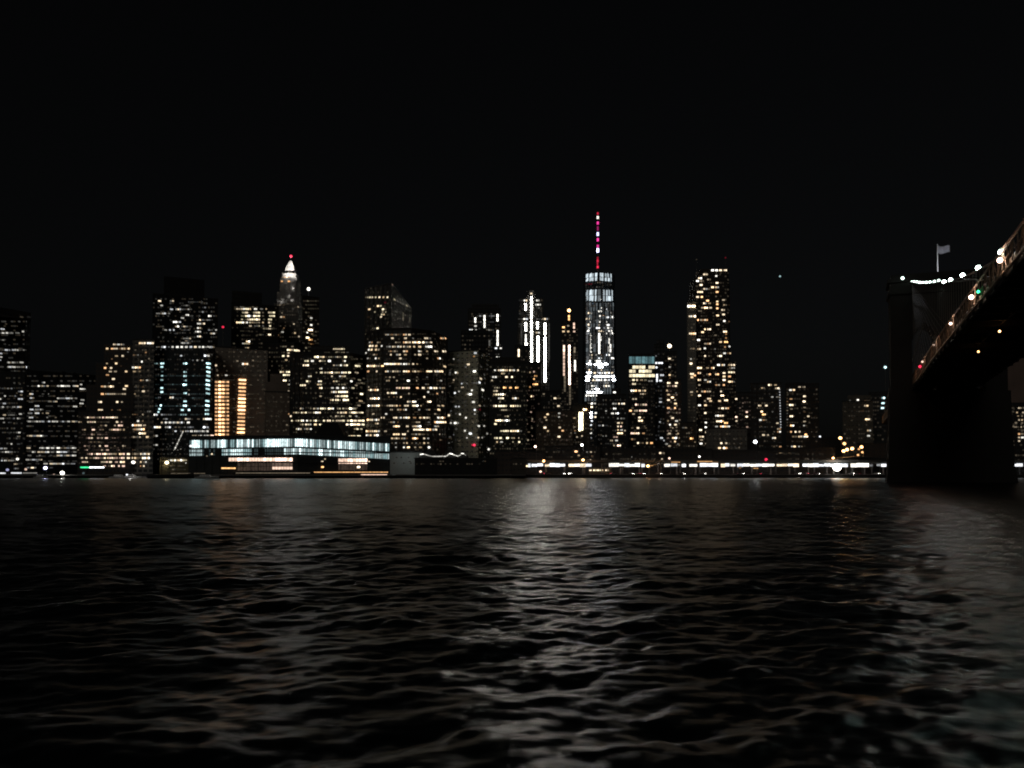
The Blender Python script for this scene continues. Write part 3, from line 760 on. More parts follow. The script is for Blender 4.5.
def spruce_custom(bm, R0):
    Y = 1000
    def bx(u0, u1, v0, v1, dy, dep):
        a = P(u0, 380, Y); b = P(u1, 380, Y)
        z0 = P(710, v0, Y).z - R0.z; z1 = P(710, v1, Y).z - R0.z
        x0, x1 = a.x - R0.x, b.x - R0.x
        c = 2.5
        prism(bm, [(x0 + c, dy), (x1 - c, dy), (x1, dy + c), (x1, dy + dep), (x0, dy + dep), (x0, dy + c)], z0, z1)
    bx(695.5, 736, 474, 362, 0, 40)
    bx(696, 731.5, 362.02, 283, 3, 34)
    bx(696.3, 731, 283.02, 277, 4, 32)
    bx(702, 731, 277.02, 268, 5, 30)


bY = building('tall_residential_tower', 'second tallest building, stepped residential tower with scattered warm windows left of the bridge side blocks', 'tower',
         [(695, 1000), (736, 1000)], 268, spr, custom=spruce_custom, col=(0.07, 0.055, 0.045), tint='w')
warning(bY[0], bY[2], 725.5, 257.7, 1015, 'r', 0.9, 'm', foot=P(725, 268.2, 1015).z)
warning(bY[0], bY[2], 696.5, 259.5, 1022, 'w', 0.8, 'd', foot=P(702, 277.2, 1015).z)
building('pale_side_tower', 'slim pale grey tower left of the tall residential tower, two bright lamps on top', 'tower',
         [(687.5, 960), (696.2, 960)], 302, '''306.2:687.6-691X,691.6-695.4X;316.3:688.6-692B,692.4-696S;333.6:689-692.5S,692.7-696S;348.7:690-695b;339.7:692-695d;359:691b;363.6:689.7-692.3S;374:690-694S;377.3:690.5-693.5B;
392:690-693b;395:690.5-693m;375.5:691-696B''', col=(0.33, 0.31, 0.27), glass=0.15, tint='w', houses=False, D=20)
building('low_grey_annex', 'low pale grey building before the tall residential tower with four round lights', 'building',
         [(706, 690), (747, 695)], 429, '''443.2:720-722.5S,725-727.5B;448:718-721S,723-727.5S;447.5:731d,735d,739d''', col=(0.2, 0.19, 0.17), glass=0.2, houses=False)
building('dark_side_block', 'dark block at the right foot of the tall residential tower, two stacked windows lit', 'apartment block',
         [(736, 780), (752, 780)], 393, '''399:735-737.5B;412:745.5-748B;416.7:745.5-748S;427:746-748.5b;414:739-743d;403:743m;417:735-737.5S;421:735.5-737.5B;408:740d;426:736m;420:741d''', col=(0.05, 0.04, 0.035), tint='p', houses=False)

building('riverside_apartment_block', 'apartment block edged by a dotted vertical string of small white lights', 'apartment block',
         [(751, 700), (781.5, 700)], 384, '''385:768-772S,774-777b;388:761-765m;388.3:775-779.5B;397:771-773.5b,776-780m;402.4:771-774d;405.6:758-761.5B,765-767.5B;411.6:760.5-763S,771.5-774m;414.5:762-764.5So,764.5-766S;420:759-762B,762.5-767b;426:761m;
423.2:776-779b;429:777-781S;431.8:774d,777-781B;435:762-765B,765.5-769b;438:772-776B;427:765d;434:773m;414.5:767d;446.6:774m,779-782b''' + ';' + ';'.join(f'{v:.1f}:{778.9 + (v-389)*0.03:.1f}-{780.3 + (v-389)*0.03:.1f}bn' for v in np.arange(389.5, 428, 2.7)),
         col=(0.04, 0.035, 0.03), houses=False)
building('riverside_apartment_block', 'twin apartment block with lit row at its foot, right of the dotted light string', 'apartment block',
         [(786, 700), (819, 705)], 384.5, '''387:798-801b,802-805.5B;390:789-792B,792.5-795B;393:789-794d;396.3:803-806B;399:789.5-792.5b;401.5:802.5-805.5S;405:789-793.5S,793.5-796m;407.5:803-806m;409:790-793m;411:803-805d;416.3:789.5-793S,807-809.5B;
421.5:803-806b;425.6:790-794S,803-807b;431.8:790-792B,794.5-796.5B,798.5-800.5B;436.6:792-797B,798-804B,804-808S;434.5:804.5-807So;446.5:791-793b,793-796S,798-800b,801-803m;412:803-806d''' + ';' + ';'.join(f'{v:.1f}:787.3d' for v in np.arange(389.5, 428, 3)),
         col=(0.05, 0.042, 0.035), houses=False, tiers=[(787, 806, 382, 3)])
building('pale_brick_block', 'dim pale block with few white windows behind the orange ramp lamps', 'apartment block',
         [(843, 740), (873, 745)], 402, '''400:856.5-859B;401:864-870m;405.7:864-868.5S;411:860-864d;419.3:865-870B,870-872m;430.5:867-871b;435.8:867-870B;423:842m;429:842d;427:873d;400.5:850d''',
         tiers=[(848, 870, 395, 3)], col=(0.16, 0.145, 0.12), glass=0.2, tint='w', houses=False)
bC = building('dark_corner_block', 'dark block close to the bridge tower with three cyan lamps stacked at its corner', 'building',
         [(869, 800), (902, 800)], 393, '''398:881.5-885Sc;403.2:881.5-884.5Sc;408:881-884Sc;451:886-890mo;454:882-885do''', col=(0.03, 0.03, 0.03), houses=False)
warning(bC[0], bC[2], 885.3, 367.3, 806, 'c', 1.3, 'S', foot=bC[3])
building('bridge_side_block', 'dark block seen right of the bridge tower with small dim window grid', 'apartment block',
         [(1000, 640), (1062, 650)], 404, '''408:1018-1021b;412.5:1009-1011m,1017m,1023m;416:1017-1019m,1022m;420:1010m,1019b,1022b;427:1014-1017m,1018d,1021b;434:1018-1020B,1023m;437.5:1018-1020b,1021-1024B;441:1018-1020b;423:1022m;431:1022m''',
         rects=dots(1006, 1060, 408, 444, 3.0, 3.7, .3, 'dm', 'w', 9), col=(0.03, 0.025, 0.022), houses=False)
building('sky_glow_slab', 'brown slab standing for sky glow under the bridge deck right of the stone tower', 'building',
         [(990, 1000), (1100, 1000)], 330, '', col=(0.26, 0.18, 0.15), glass=0.05, houses=False)  # added slab: its brown wall colour stands in for glowing sky

# low filler blocks behind the waterfront
fill = [(-60, 30, 440, 1050, 'low dark block at far left behind the white windowed office block'),
        (95, 160, 436, 1000, 'low dark block behind the stepped warm lit tower'),
        (388, 530, 441, 830, 'long low dark block behind the pale pier shed'),
        (494, 545, 452, 655, 'unlit waterfront block left of the viaduct lights'),
        (545, 600, 447, 660, 'low dark waterfront block with few small windows above the viaduct'),
        (600, 665, 449, 665, 'low unlit waterfront block above the broken stretch of viaduct lights'),
        (664, 712, 450, 668, 'low dark waterfront block above the orange lit viaduct stretch'),
        (744, 760, 436, 760, 'small dim block left of the dotted light string'),
        (712, 775, 451, 665, 'low black waterfront block below the four round lights'),
        (818, 846, 440, 820, 'low dark block left of the orange ramp lamps'),
        (775, 835, 449, 668, 'grey low waterfront block under the twin apartment blocks'),
        (858, 905, 444, 700, 'low brown block between ramp lamps and bridge tower')]
fw = {'low dark waterfront block with few small windows above the viaduct': '451.5:574.5-577.5S;452:587m,590-592b;455.4:577.5-580b;457:572m;456:592m;460:588m,590.5m;449:535m',
      'low unlit waterfront block above the broken stretch of viaduct lights': '453:659-661.5B,662-665m;457:632m;459:661-663m;453:675m',
      'grey low waterfront block under the twin apartment blocks': '453:779-784d,788-795d'}
for (u0, u1, tv, Y, lab) in fill:
    building('waterfront_block', lab, 'building', [(u0, Y), (u1, Y)], tv, fw.get(lab, ''), col=(0.06, 0.05, 0.045), glass=0.4, houses=(Y > 700), D=25)

# ================================================================== waterfront
PIERC = plain('concrete', (0.16, 0.155, 0.15), 0.85)
DARK = plain('dark_metal', (0.03, 0.03, 0.032), 0.6)


def slab(name, pts, z0, z1, mat, kind=None):
    bm = bmesh.new(); prism(bm, pts, z0, z1)
    o = fin(name, bm, mat)
    if kind: o['kind'] = kind
    return o


slab('ground', [(-6000, 596), (6000, 596), (9000, 12000), (-9000, 12000)], -6, GZ, plain('ground', (0.05, 0.048, 0.045), 0.9, scale=0.02), 'structure')
slab('road', [(-2500, 598), (2500, 598), (2500, 616), (-2500, 616)], GZ + 0.004, GZ + 0.02, plain('asphalt', (0.05, 0.05, 0.05), 0.8, scale=0.5), 'structure')
bm = bmesh.new()
for k in range(-60, 61): box(bm, (k * 12, 607, GZ + 0.03), (5, 0.2, 0.012))
o = fin('road_marking', bm, plain('white_paint', (0.75, 0.75, 0.72), 0.7)); o['kind'] = 'structure'
slab('pavement', [(-2500, 616.01), (2500, 616.01), (2500, 620), (-2500, 620)], GZ + 0.002, GZ + 0.14, PIERC, 'structure')


def seawall(u0, u1, Y0, lab, z=GZ):
    a = P(u0, 474, Y0).x; b = P(u1, 474, Y0).x
    root = thing('pier', lab, 'pier', ((a + b) / 2, (Y0 + 596) / 2, 0))
    w = b - a; d = 596 - Y0
    bm = bmesh.new(); box(bm, (0, -0.1, z - 0.35), (w, d - 0.2, 0.8))
    fin('deck', bm, PIERC, root)
    n = int(w / 9); 
    for i in range(min(n, 16) + 1):
        bm = bmesh.new()
        bar(bm, (-w / 2 + 0.6 + (w - 1.2) * i / max(1, min(n, 16)), -d / 2 + 0.8, -5), (-w / 2 + 0.6 + (w - 1.2) * i / max(1, min(n, 16)), -d / 2 + 0.8, z - 0.76), 0.4, 8)
        fin('pile', bm, plain('wood_pile', (0.06, 0.045, 0.035), 0.9), root)
    return root


pierA = seawall(160, 392, 566, 'long dark pier on piles carrying the glass hall')
pierB = seawall(396, 526, 570, 'dark pier right of the glass hall carrying the low sheds')
pierC = seawall(-20, 104, 576, 'dark landing pier at far left under the white lamp strips')

# ---- glass pier hall
YH = 578
pts = [(189, 582), (298, 575), (390, 592)]
rects = []
r = random.Random(21)
u = 189.8
k = 0
while u < 389.4:
    bright = r.choice(['b', 'b', 'B', 'B', 'a', 'S', 'b'])
    if 199 < u < 210 or 225 < u < 236: bright = r.choice('aab')
    if 263 < u < 290: bright = r.choice('BBBS')
    if 210 < u < 222: bright = r.choice('bBB')
    if 340 < u < 390: bright = r.choice('abbB')
    if abs(u - 273) < 2 or abs(u - 299) < 2: bright = 'S'
    f = (u - 298) / 92.0 if u > 298 else (298 - u) / 109.0
    top0 = 437.6 + (5.0 * f if u > 298 else 1.6 * f)
    k += 1
    if k % 3 == 1 and bright in 'ab': bright = 'm' if bright == 'b' else 'd'
    rects.append((u, u + 1.5, top0 + 1.2, top0 + 8.8, bright, 'c' if bright in 'dma' else 'l'))
    low = None
    if 189 < u < 201: low = 'b'
    elif 201 <= u < 222: low = None if r.random() < .8 else 'd'
    elif 222 <= u < 243: low = r.choice('abB') if u < 229 else 'B'
    elif 243 <= u < 251: low = 'a'
    elif 251 <= u < 283: low = 'd' if r.random() < .6 else None
    elif u < 300: low = r.choice('bBS')
    elif u < 345: low = r.choice('abbBa')
    else: low = r.choice('abb')
    if 318 < u < 323 or 340 < u < 344: low = 'S'
    if low: rects.append((u, u + 1.5, top0 + 10.6, top0 + 16.6, low, 'c' if low in 'dma' else 'l'))
    u += 2.15
for uu in np.arange(229, 291, 2.9):
    lev = 'B' if uu < 235 or r.random() < .3 else 'S'
    rects.append((uu, uu + 2.5, 457.8, 461.2, lev, 'p'))
    if 236 < uu: rects.append((uu, uu + 2.5, 461.6, 466.4, r.choice('fdd') if uu < 270 else 'm', 'p'))
    if uu > 270: rects.append((uu, uu + 2.5, 466.8, 469.4, 'B', 'p'))
    elif uu > 236: rects.append((uu, uu + 2.5, 466.8, 470.6, 'd', 'p'))
for uu in np.arange(338.5, 365, 2.9):
    rects.append((uu, uu + 2.4, 458.6, 463.6, 'B' if uu < 345 else 'S', 'p'))
    rects.append((uu, uu + 2.4, 464, 470, 'd', 'p'))
rects += parse('''461.7:321-323.5B,368-370B;467:357-360X;467:321-324So;459:325m;454:211-213B;456:207m''', 'w')
hall, hw, HR, hz = building('glass_pier_hall', 'long low glass pier hall glowing blue white above warm lit shops', 'pavilion',
         pts, 436.6, '', D=40, col=(0.03, 0.035, 0.036), glass=0.6, houses=False, rects=rects, vref=455, bay=2.7)
# dark roof canopy on the hall
bm = bmesh.new()
a = P(316, 436, 600) - HR; b = P(346, 436, 600) - HR; zc = P(331, 422.5, 600).z - HR.z
z0 = hz - HR.z + 0.9
loft(bm, [Vector((a.x, 12, z0)), Vector((b.x, 12, z0)), Vector((b.x, 30, z0)), Vector((a.x, 30, z0))],
     [Vector((a.x + 5, 15, zc)), Vector((b.x - 6, 15, zc)), Vector((b.x - 6, 27, zc)), Vector((a.x + 5, 27, zc))])
fin('roof_canopy', bm, plain('canopy', (0.012, 0.012, 0.012), 0.8), hall)
warning(hall, HR, 322.5, 433.6, 598, 'r', 0.9, 'S', foot=hz)
warning(hall, HR, 182.7 + 8, 446, 581, 'n', 0.8, 'S', foot=hz - 12)
# ledge lines between the floors
bm = bmesh.new()
fr = [P(u, 455, Y) - HR for u, Y in pts]
for v in (0.58, 0.325):
    zz = (hz - HR.z) * v
    for i in (0, 1):
        A, B_ = fr[i], fr[i + 1]
        d = B_ - A
        box(bm, ((A.x + B_.x) / 2, (A.y + B_.y) / 2 - 0.2, zz), (Vector((d.x, d.y)).length, 1.0, 0.8), math.atan2(d.y, d.x))
fin('floor_ledge', bm, DARK, hall)

# ---- lamp strips, kiosks, low sheds
def lightbar(name, label, u0, u1, v, Y, t, lev, h=0.7, support=True, cat='lamp strip', depth=0.8):
    a = P(u0, v, Y); b = P(u1, v, Y)
    root = thing(name, label, cat, ((a.x + b.x) / 2, Y, GZ))
    w = b.x - a.x; z = a.z - GZ
    bm = bmesh.new(); box(bm, (0, 0.2, z + h / 2 + 0.22), (w + 0.6, depth + 0.8, 0.4))
    fin('canopy', bm, DARK, root)
    bm = bmesh.new(); box(bm, (0, 0, z), (w, 0.4, h))
    fin('light_panel', bm, glow(t, lev), root)
    if support:
        for s in (-0.47, 0, 0.47):
            bm = bmesh.new(); bar(bm, (w * s, 0.5, 0), (w * s, 0.5, z + h / 2 + 0.02), 0.12)
            fin('post', bm, DARK, root)
    return root


lightbar('landing_shelter', 'landing shelter with white lamp strip at the very left of the shore', -12, 5.5, 473.2, 580, 'n', 'B', 0.9)
lightbar('landing_shelter', 'landing shelter with long white lamp strip right of the leftmost shelter', 11, 21.5, 473, 580, 'n', 'B', 0.9)
lightbar('landing_shelter', 'landing shelter with dim grey lamp strip left of the round white lamp', 23, 37, 473, 580, 'e', 'm', 0.7)
rt = lightbar('ferry_canopy', 'ferry landing canopy whose lit fascia is green at left and white at right', 89.5, 104, 467.4, 582, 'n', 'S', 0.9, cat='canopy')
a = P(80.5, 467.4, 582); b = P(89.2, 467.4, 582)
bm = bmesh.new(); box(bm, ((a.x + b.x) / 2 - rt.location.x, 0, a.z - GZ), (b.x - a.x, 0.42, 1.0))
fin('light_panel', bm, glow('g', 'B'), rt)
bm = bmesh.new(); box(bm, ((a.x + b.x) / 2 - rt.location.x, 0.2, a.z - GZ + 0.72), (b.x - a.x, 1.6, 0.38)); fin('canopy', bm, DARK, rt)
lightbar('orange_lit_barge_rail', 'orange lit rail along the pier edge at the right foot of the glass hall', 314, 388, 472.2, 568, 'o', 'B', 0.55, cat='lit rail')
lightbar('orange_lit_boat_rail', 'short lower orange lit rail at the right end of the pier edge', 361, 387, 474.6, 565.4, 'p', 'B', 0.5, support=False, cat='lit rail')
lightbar('promenade_lamp_strip', 'pale lamp strip on the pier edge under the warm shops of the glass hall', 236, 310, 473, 567, 'w', 'm', 0.5)
lightbar('promenade_lamp_strip', 'pale lamp strip on the pier edge left of the glass hall', 171, 205, 473.4, 567, 'w', 'm', 0.45)
kb = lightbar('awning_kiosk', 'small kiosk with orange lit awning on the pier before the glass hall', 221.5, 235.5, 468.2, 568, 'o', 'B', 0.9, cat='kiosk')

building('yellow_lit_pavilion', 'low pavilion with a yellow lit strip under its roof left of the glass hall', 'pavilion',
         [(160, 586), (188.5, 586)], 457.5, '460.2:168-172By,172-176Sy,176-180By,180-187By;466:168-186dy;469.5:170-186dy', D=12, col=(0.2, 0.17, 0.1), glass=0.1, houses=False, roofh=1)
sh = building('pale_pier_shed', 'pale blank walled shed standing right of the glass hall', 'shed',
         [(390, 592), (422, 592)], 452.5, '461.5:408.5-411m', D=20, col=(0.36, 0.38, 0.37), glass=0.04, houses=False, fins=False)
building('dark_pier_shed', 'long black pier shed right of the pale shed under a white string of lights', 'shed',
         [(415, 582), (497, 582)], 459, '461.3:439-444d,482-486d', D=12, col=(0.02, 0.02, 0.02), glass=0.2, houses=False)
building('small_pier_house', 'small dark house at the right end of the pier beside the first viaduct light', 'house',
         [(512, 584), (527, 584)], 459, '466:526-528S', D=10, col=(0.09, 0.08, 0.07), glass=0.2, houses=False)
# tent roof with lights
tent = thing('tent_pavilion', 'dark peaked tent roof edged by a string of white lights', 'tent', (P(443, 460, 584).x, 584, GZ))
bm = bmesh.new(); L0 = tent.location
prev = None
zb = P(443, 459, 584).z - GZ + 0.95
for (u0, u1, pk) in ((418, 441, 449.5), (441, 458, 447.5), (458, 468, 451)):
    a = P(u0, 457, 584) - L0; b = P(u1, 457, 584) - L0; zp = P(u0, pk, 584).z - GZ
    lo = [Vector((a.x, 1, zb)), Vector((b.x, 1, zb)), Vector((b.x, 11, zb)), Vector((a.x, 11, zb))]
    mx = (a.x + b.x) / 2
    hi = [Vector((mx - .8, 4, zp)), Vector((mx + .8, 4, zp)), Vector((mx + .8, 8, zp)), Vector((mx - .8, 8, zp))]
    loft(bm, lo, hi)
fin('roof', bm, plain('tent', (0.03, 0.03, 0.03), 0.8), tent)
bm = bmesh.new()
for u0, u1 in ((418.6, 467.4),):
    for uu in (u0, 441, 458, u1):
        a = P(uu, 457, 584) - L0; bar(bm, (a.x, 1.3, 0), (a.x, 1.3, zb), 0.15); bar(bm, (a.x, 10.5, 0), (a.x, 10.5, zb), 0.15)
fin('frame', bm, DARK, tent)
pr = None
for (u0, v0, u1, v1, lev) in ((420, 454.5, 423.5, 454, 'S'), (423.5, 454, 427, 455, 'b'), (427, 455.2, 432, 456.4, 'b'), (432, 456.4, 438, 456.4, 'b'), (438, 456.4, 443, 456.2, 'b'), (443.5, 456.4, 466, 456.3, 'B')):
    if u1 > 460: break
    a = P(u0, v0, 583.2) - L0; b = P(u1, v1, 583.2) - L0
    bm = bmesh.new(); bar(bm, a, b, 0.36); fin('light_string', bm, glow('e', lev), tent)
for (u0, v0, u1, v1, lev) in ((443.5, 456.4, 446, 456.3, 'B'), (446.5, 456, 449.5, 453.5, 'b'), (449.5, 453.5, 453, 454.2, 'S'), (453, 454.6, 458, 456.2, 'B'), (458, 456, 461, 454.8, 'b'), (461, 453.4, 464, 453.6, 'B'), (464, 454, 466, 455.4, 'm')):
    a = P(u0, v0, 583.2) - L0; b = P(u1, v1, 583.2) - L0
    bm = bmesh.new(); bar(bm, a, b, 0.36); fin('light_string', bm, glow('e', lev), tent)

# ---- elevated riverside highway
YV = 601
via = thing('elevated_highway', 'elevated riverside highway on columns with glaring white lamp rows beneath', 'viaduct', (P(760, 466, YV).x, YV, GZ))
L0 = via.location
xa = P(524, 466, YV).x - L0.x; xb = P(1180, 466, YV).x - L0.x
zd = P(760, 462.2, YV).z - GZ
bm = bmesh.new()
box(bm, ((xa + xb) / 2, 7.5, zd + 0.45), (xb - xa, 16, 0.8)); box(bm, ((xa + xb) / 2, -0.4, zd + 1.2), (xb - xa, 0.3, 0.8)); box(bm, ((xa + xb) / 2, 15.4, zd + 1.2), (xb - xa, 0.3, 0.8))
fin('deck', bm, PIERC, via)
bm = bmesh.new()
for yy in (1.2, 7.5, 13.8): box(bm, ((xa + xb) / 2, yy, zd - 0.35), (xb - xa, 0.4, 0.75))
fin('girder', bm, plain('girder', (0.07, 0.08, 0.075), 0.6), via)
segs = [(528, 530.8, 'B'), (531.6, 543, 'S'), (544.6, 565, 'S'), (568.6, 591.5, 'S'), (609, 640, 'S'), (641.5, 645, 'B'), (664.5, 670, 'S'), (670.5, 677.5, 'B'), (678, 680.4, 'm'), (682, 686, 'S'), (689.5, 697.5, 'B'), (700, 718, 'S'), (721, 729.5, 'S'), (730.5, 735.5, 'S'),
        (737.5, 749.8, 'S'), (750.4, 762, 'S'), (762.5, 774.5, 'S'), (777, 787.5, 'S'), (788, 799, 'S'), (803, 824, 'S'), (824.5, 848, 'S'), (851, 869, 'S'), (869.5, 873, 'm'), (877, 881, 'b'), (881.5, 900, 'S'), (1011, 1023, 'S'), (1026, 1045, 'S'), (1050, 1080, 'S')]
for i, (u0, u1, lev) in enumerate(segs):
    n_ = max(1, round((u1 - u0) / 5.5))
    for q in range(n_):
        ua = u0 + (u1 - u0) * q / n_; ub = u0 + (u1 - u0) * (q + 1) / n_
        vo = JR.uniform(-.35, .35); hh = JR.uniform(1.5, 2.6) * (0.6 if lev in 'mb' else 1)
        tt = JR.choice('neenw' if ua < 800 else 'nne')
        a = P(ua, 465.2 + vo, YV) - L0; b = P(ub, 465.2 + vo, YV) - L0
        bm = bmesh.new(); box(bm, ((a.x + b.x) / 2, 0.5, a.z + 0.05), (b.x - a.x - 0.12, 0.5, hh))
        fin('lamp_row', bm, glow(tt, {'S': 'T', 'B': 'B'}.get(lev, lev)), via)
for (ua, ub, v_, lv) in ((645.5, 653, 465.6, 'b'), (671, 680, 462.2, 'b'), (697, 712, 461.6, 'b'), (712, 718, 462.2, 'm'), (753, 758, 468.3, 'b'), (653, 656, 464.6, 'm')):
    a = P(ua, v_, YV) - L0; b = P(ub, v_, YV) - L0
    bm = bmesh.new(); box(bm, ((a.x + b.x) / 2, -0.9, a.z), (b.x - a.x, 0.3, 0.7)); fin('lamp_row', bm, glow('o', lv), via)
for k, uu in enumerate(list(np.arange(527, 900, 19.2)) + [1012, 1031, 1050]):
    a = P(uu, 466, YV) - L0
    for yy in (1.2, 13.8):
        bm = bmesh.new(); box(bm, (a.x, yy, (zd - 0.7) / 2), (0.8, 0.8, zd - 0.75))
        fin('column', bm, PIERC, via)
# lamps really lighting the street under the deck
for uu in np.arange(540, 890, 24):
    p = P(uu, 464, YV + 6); p.z = GZ + zd - 1.2
    point('viaduct_light', p, 420, (1, 0.72, 0.58), 0.6)

# ---- street lamps
SM = plain('lamp_post', (0.12, 0.12, 0.12), 0.5)


def lamp(u, v, Y, t, lev, r, label, glowW=0, name='street_lamp', foot=GZ, cat='street lamp', group=None):
    p = P(u, v, Y)
    root = thing(name, label, cat, (p.x + 0.8, Y, foot), group)
    z = p.z - foot
    bm = bmesh.new(); bar(bm, (0, 0, 0), (0, 0, z + r + 0.3), 0.14, 6, 0.09)
    box(bm, (0, 0, 0.25), (0.5, 0.5, 0.5))
    fin('pole', bm, SM, root)
    bm = bmesh.new(); bar(bm, (0, 0, z + r + 0.3), (-0.8, 0, z + r + 0.35), 0.07); box(bm, (-0.8, 0, z + r + 0.22), (0.7, 0.5, 0.15))
    fin('lamp_head', bm, SM, root)
    bm = bmesh.new(); ball(bm, (-0.8, 0, z), r, 1, 1, 0.9)
    fin('bulb', bm, glow(t, lev), root, smooth=True)
    if glowW: point('lamp_light', (p.x, Y - 1.2, p.z - 0.3), glowW, COLS[t], 0.3)
    return root


lamps = [
    (543.7, 461, 597, 'o', 'G', 0.95, 'orange street lamp rising above the first viaduct lights', 500),
    (583, 460, 597, 'o', 'G', 1.0, 'orange street lamp above the third group of viaduct lights', 600),
    (535.3, 446.6, 640, 'p', 'X', 0.95, 'tall pinkish white lamp left of the cream column building, high over the highway', 300),
    (581.9, 445, 640, 'e', 'X', 0.95, 'tall white lamp below the cream column of windows', 300),
    (648, 466, 596.4, 'o', 'X', 0.95, 'orange lamp hanging low beside a gap in the viaduct lights', 900),
    (669.3, 458.3, 600, 'p', 'S', 0.75, 'small pink orange lamp over the middle stretch of viaduct', 0),
    (699.4, 456.7, 604, 'e', 'X', 0.7, 'small yellow white lamp left of the red lamp', 0),
    (766, 459.4, 600, 'r', 'B', 1.0, 'red signal lamp on a post above the viaduct', 0),
    (755.3, 441.8, 640, 'n', 'X', 1.3, 'bright bluish white lamp left of the twin apartment blocks', 300),
    (833.2, 458, 599, 'o', 'X', 0.75, 'orange lamp just above the round white floodlight', 200),
    (820, 436.5, 700, 'n', 'B', 0.8, 'small white lamp between twin apartment blocks and ramp lamps', 0),
    (45.4, 468, 590, 'v', 'X', 1.2, 'violet blue lamp at the left part of the shore', 400),
    (62.3, 473, 575, 'e', 'X', 1.25, 'big round white lamp on the left landing pier', 500),
    (25.8, 469.3, 592, 'p', 'B', 0.9, 'dim reddish lamp near the leftmost landing shelters', 0),
    (7.4, 469.8, 590, 'v', 'B', 1.0, 'lavender lamp at the left end of the shore', 0),
    (17.5, 459, 612, 'e', 'S', 1.0, 'white lamp in front of the low office block at left', 0),
    (54, 474.8, 577, 'p', 'b', 0.7, 'low pinkish lamp left of the big round white lamp', 0),
    (133.3, 462.3, 640, 'e', 'S', 1.3, 'round cream lamp in front of the stepped warm tower', 0),
    (166.8, 462.6, 584, 'y', 'X', 1.1, 'round yellow white lamp at left end of the yellow lit pavilion', 200),
    (127, 474.7, 576, 'n', 'B', 0.7, 'small white lamp above the moored boats', 100),
    (83.5, 473.2, 580, 'c', 'm', 0.8, 'faint bluish lamp under the green lit canopy', 0),
    (429, 447.4, 640, 'e', 'S', 1.0, 'white lamp above the left end of the tent lights', 0),
    (488.8, 449.3, 640, 'e', 'B', 0.9, 'white lamp above the right end of the tent lights', 0),
    (740, 463.5 + 4.2, 596, 'o', 'm', 0.9, 'dim orange lamp below the viaduct lights', 0),
    (540.5, 471.6, 597, 'p', 'S', 0.85, 'pinkish lamp at street level below the first viaduct lights', 0),
]
for L_ in lamps:
    lamp(*L_[:6], L_[6], L_[7])
fl = lamp(837, 467.3, 596, 'e', 'X', 2.9, 'glaring round floodlight under the viaduct near the bridge tower', 900, name='floodlight_mast', cat='floodlight')

# orange lit ramp
ramp = thing('approach_ramp', 'curving road ramp on piers crowned by orange street lamps left of the bridge tower', 'ramp', (P(850, 458, 640).x, 640, GZ))
bm = bmesh.new()
rp = [(812, 466, 628), (826, 462, 634), (838, 458, 640), (850, 456.5, 650), (862, 457, 664), (880, 459, 690), (904, 461, 720)]
for i in range(len(rp) - 1):
    a = P(rp[i][0], rp[i][1], rp[i][2]) - ramp.location; b = P(rp[i + 1][0], rp[i + 1][1], rp[i + 1][2]) - ramp.location
    d = Vector((b.x - a.x, b.y - a.y, 0)); n = Vector((-d.y, d.x, 0)).normalized() * 5
    loft(bm, [a - n + Vector((0, 0, -1.2)), b - n + Vector((0, 0, -1.2)), b + n + Vector((0, 0, -1.2)), a + n + Vector((0, 0, -1.2))],
         [a - n, b - n, b + n, a + n])
fin('deck', bm, PIERC, ramp)
for (u, v, Y) in rp[1:]:
    a = P(u, v, Y) - ramp.location
    bm = bmesh.new(); bar(bm, (a.x, a.y, 0), (a.x, a.y, a.z - 1.25), 0.9, 8); fin('pier', bm, PIERC, ramp)
for i, (u, v, Y, s, lab) in enumerate([(840.3, 438, 644, 'X', 'highest orange lamp of the ramp cluster'), (844.3, 443.6, 646, 'X', 'second highest orange lamp of the ramp cluster, to the left'),
                                     (843.6, 451, 645, 'X', 'low left orange lamp of the ramp cluster'), (847, 449.6, 648, 'X', 'orange lamp right beside the low left one on the ramp'), (852.2, 448.6, 652, 'X', 'central orange lamp of the ramp cluster'),
                                     (861.5, 447, 662, 'X', 'upper right orange lamp of the ramp cluster'), (858, 455, 658, 'S', 'lowest orange lamp of the ramp cluster'), (862.3, 452.3, 664, 'S', 'rightmost middle orange lamp of the ramp cluster'), (858.8, 449, 660, 'B', 'faint orange lamp between the central and right ramp lamps')]):
    lamp(u, v, Y, 'o', {'X': 'G', 'S': 'S'}.get(s, s), 1.25 if s == 'X' else 0.9, lab, 700 if s == 'X' else 200, foot=GZ + 9.5, group='orange lamps along the ramp')

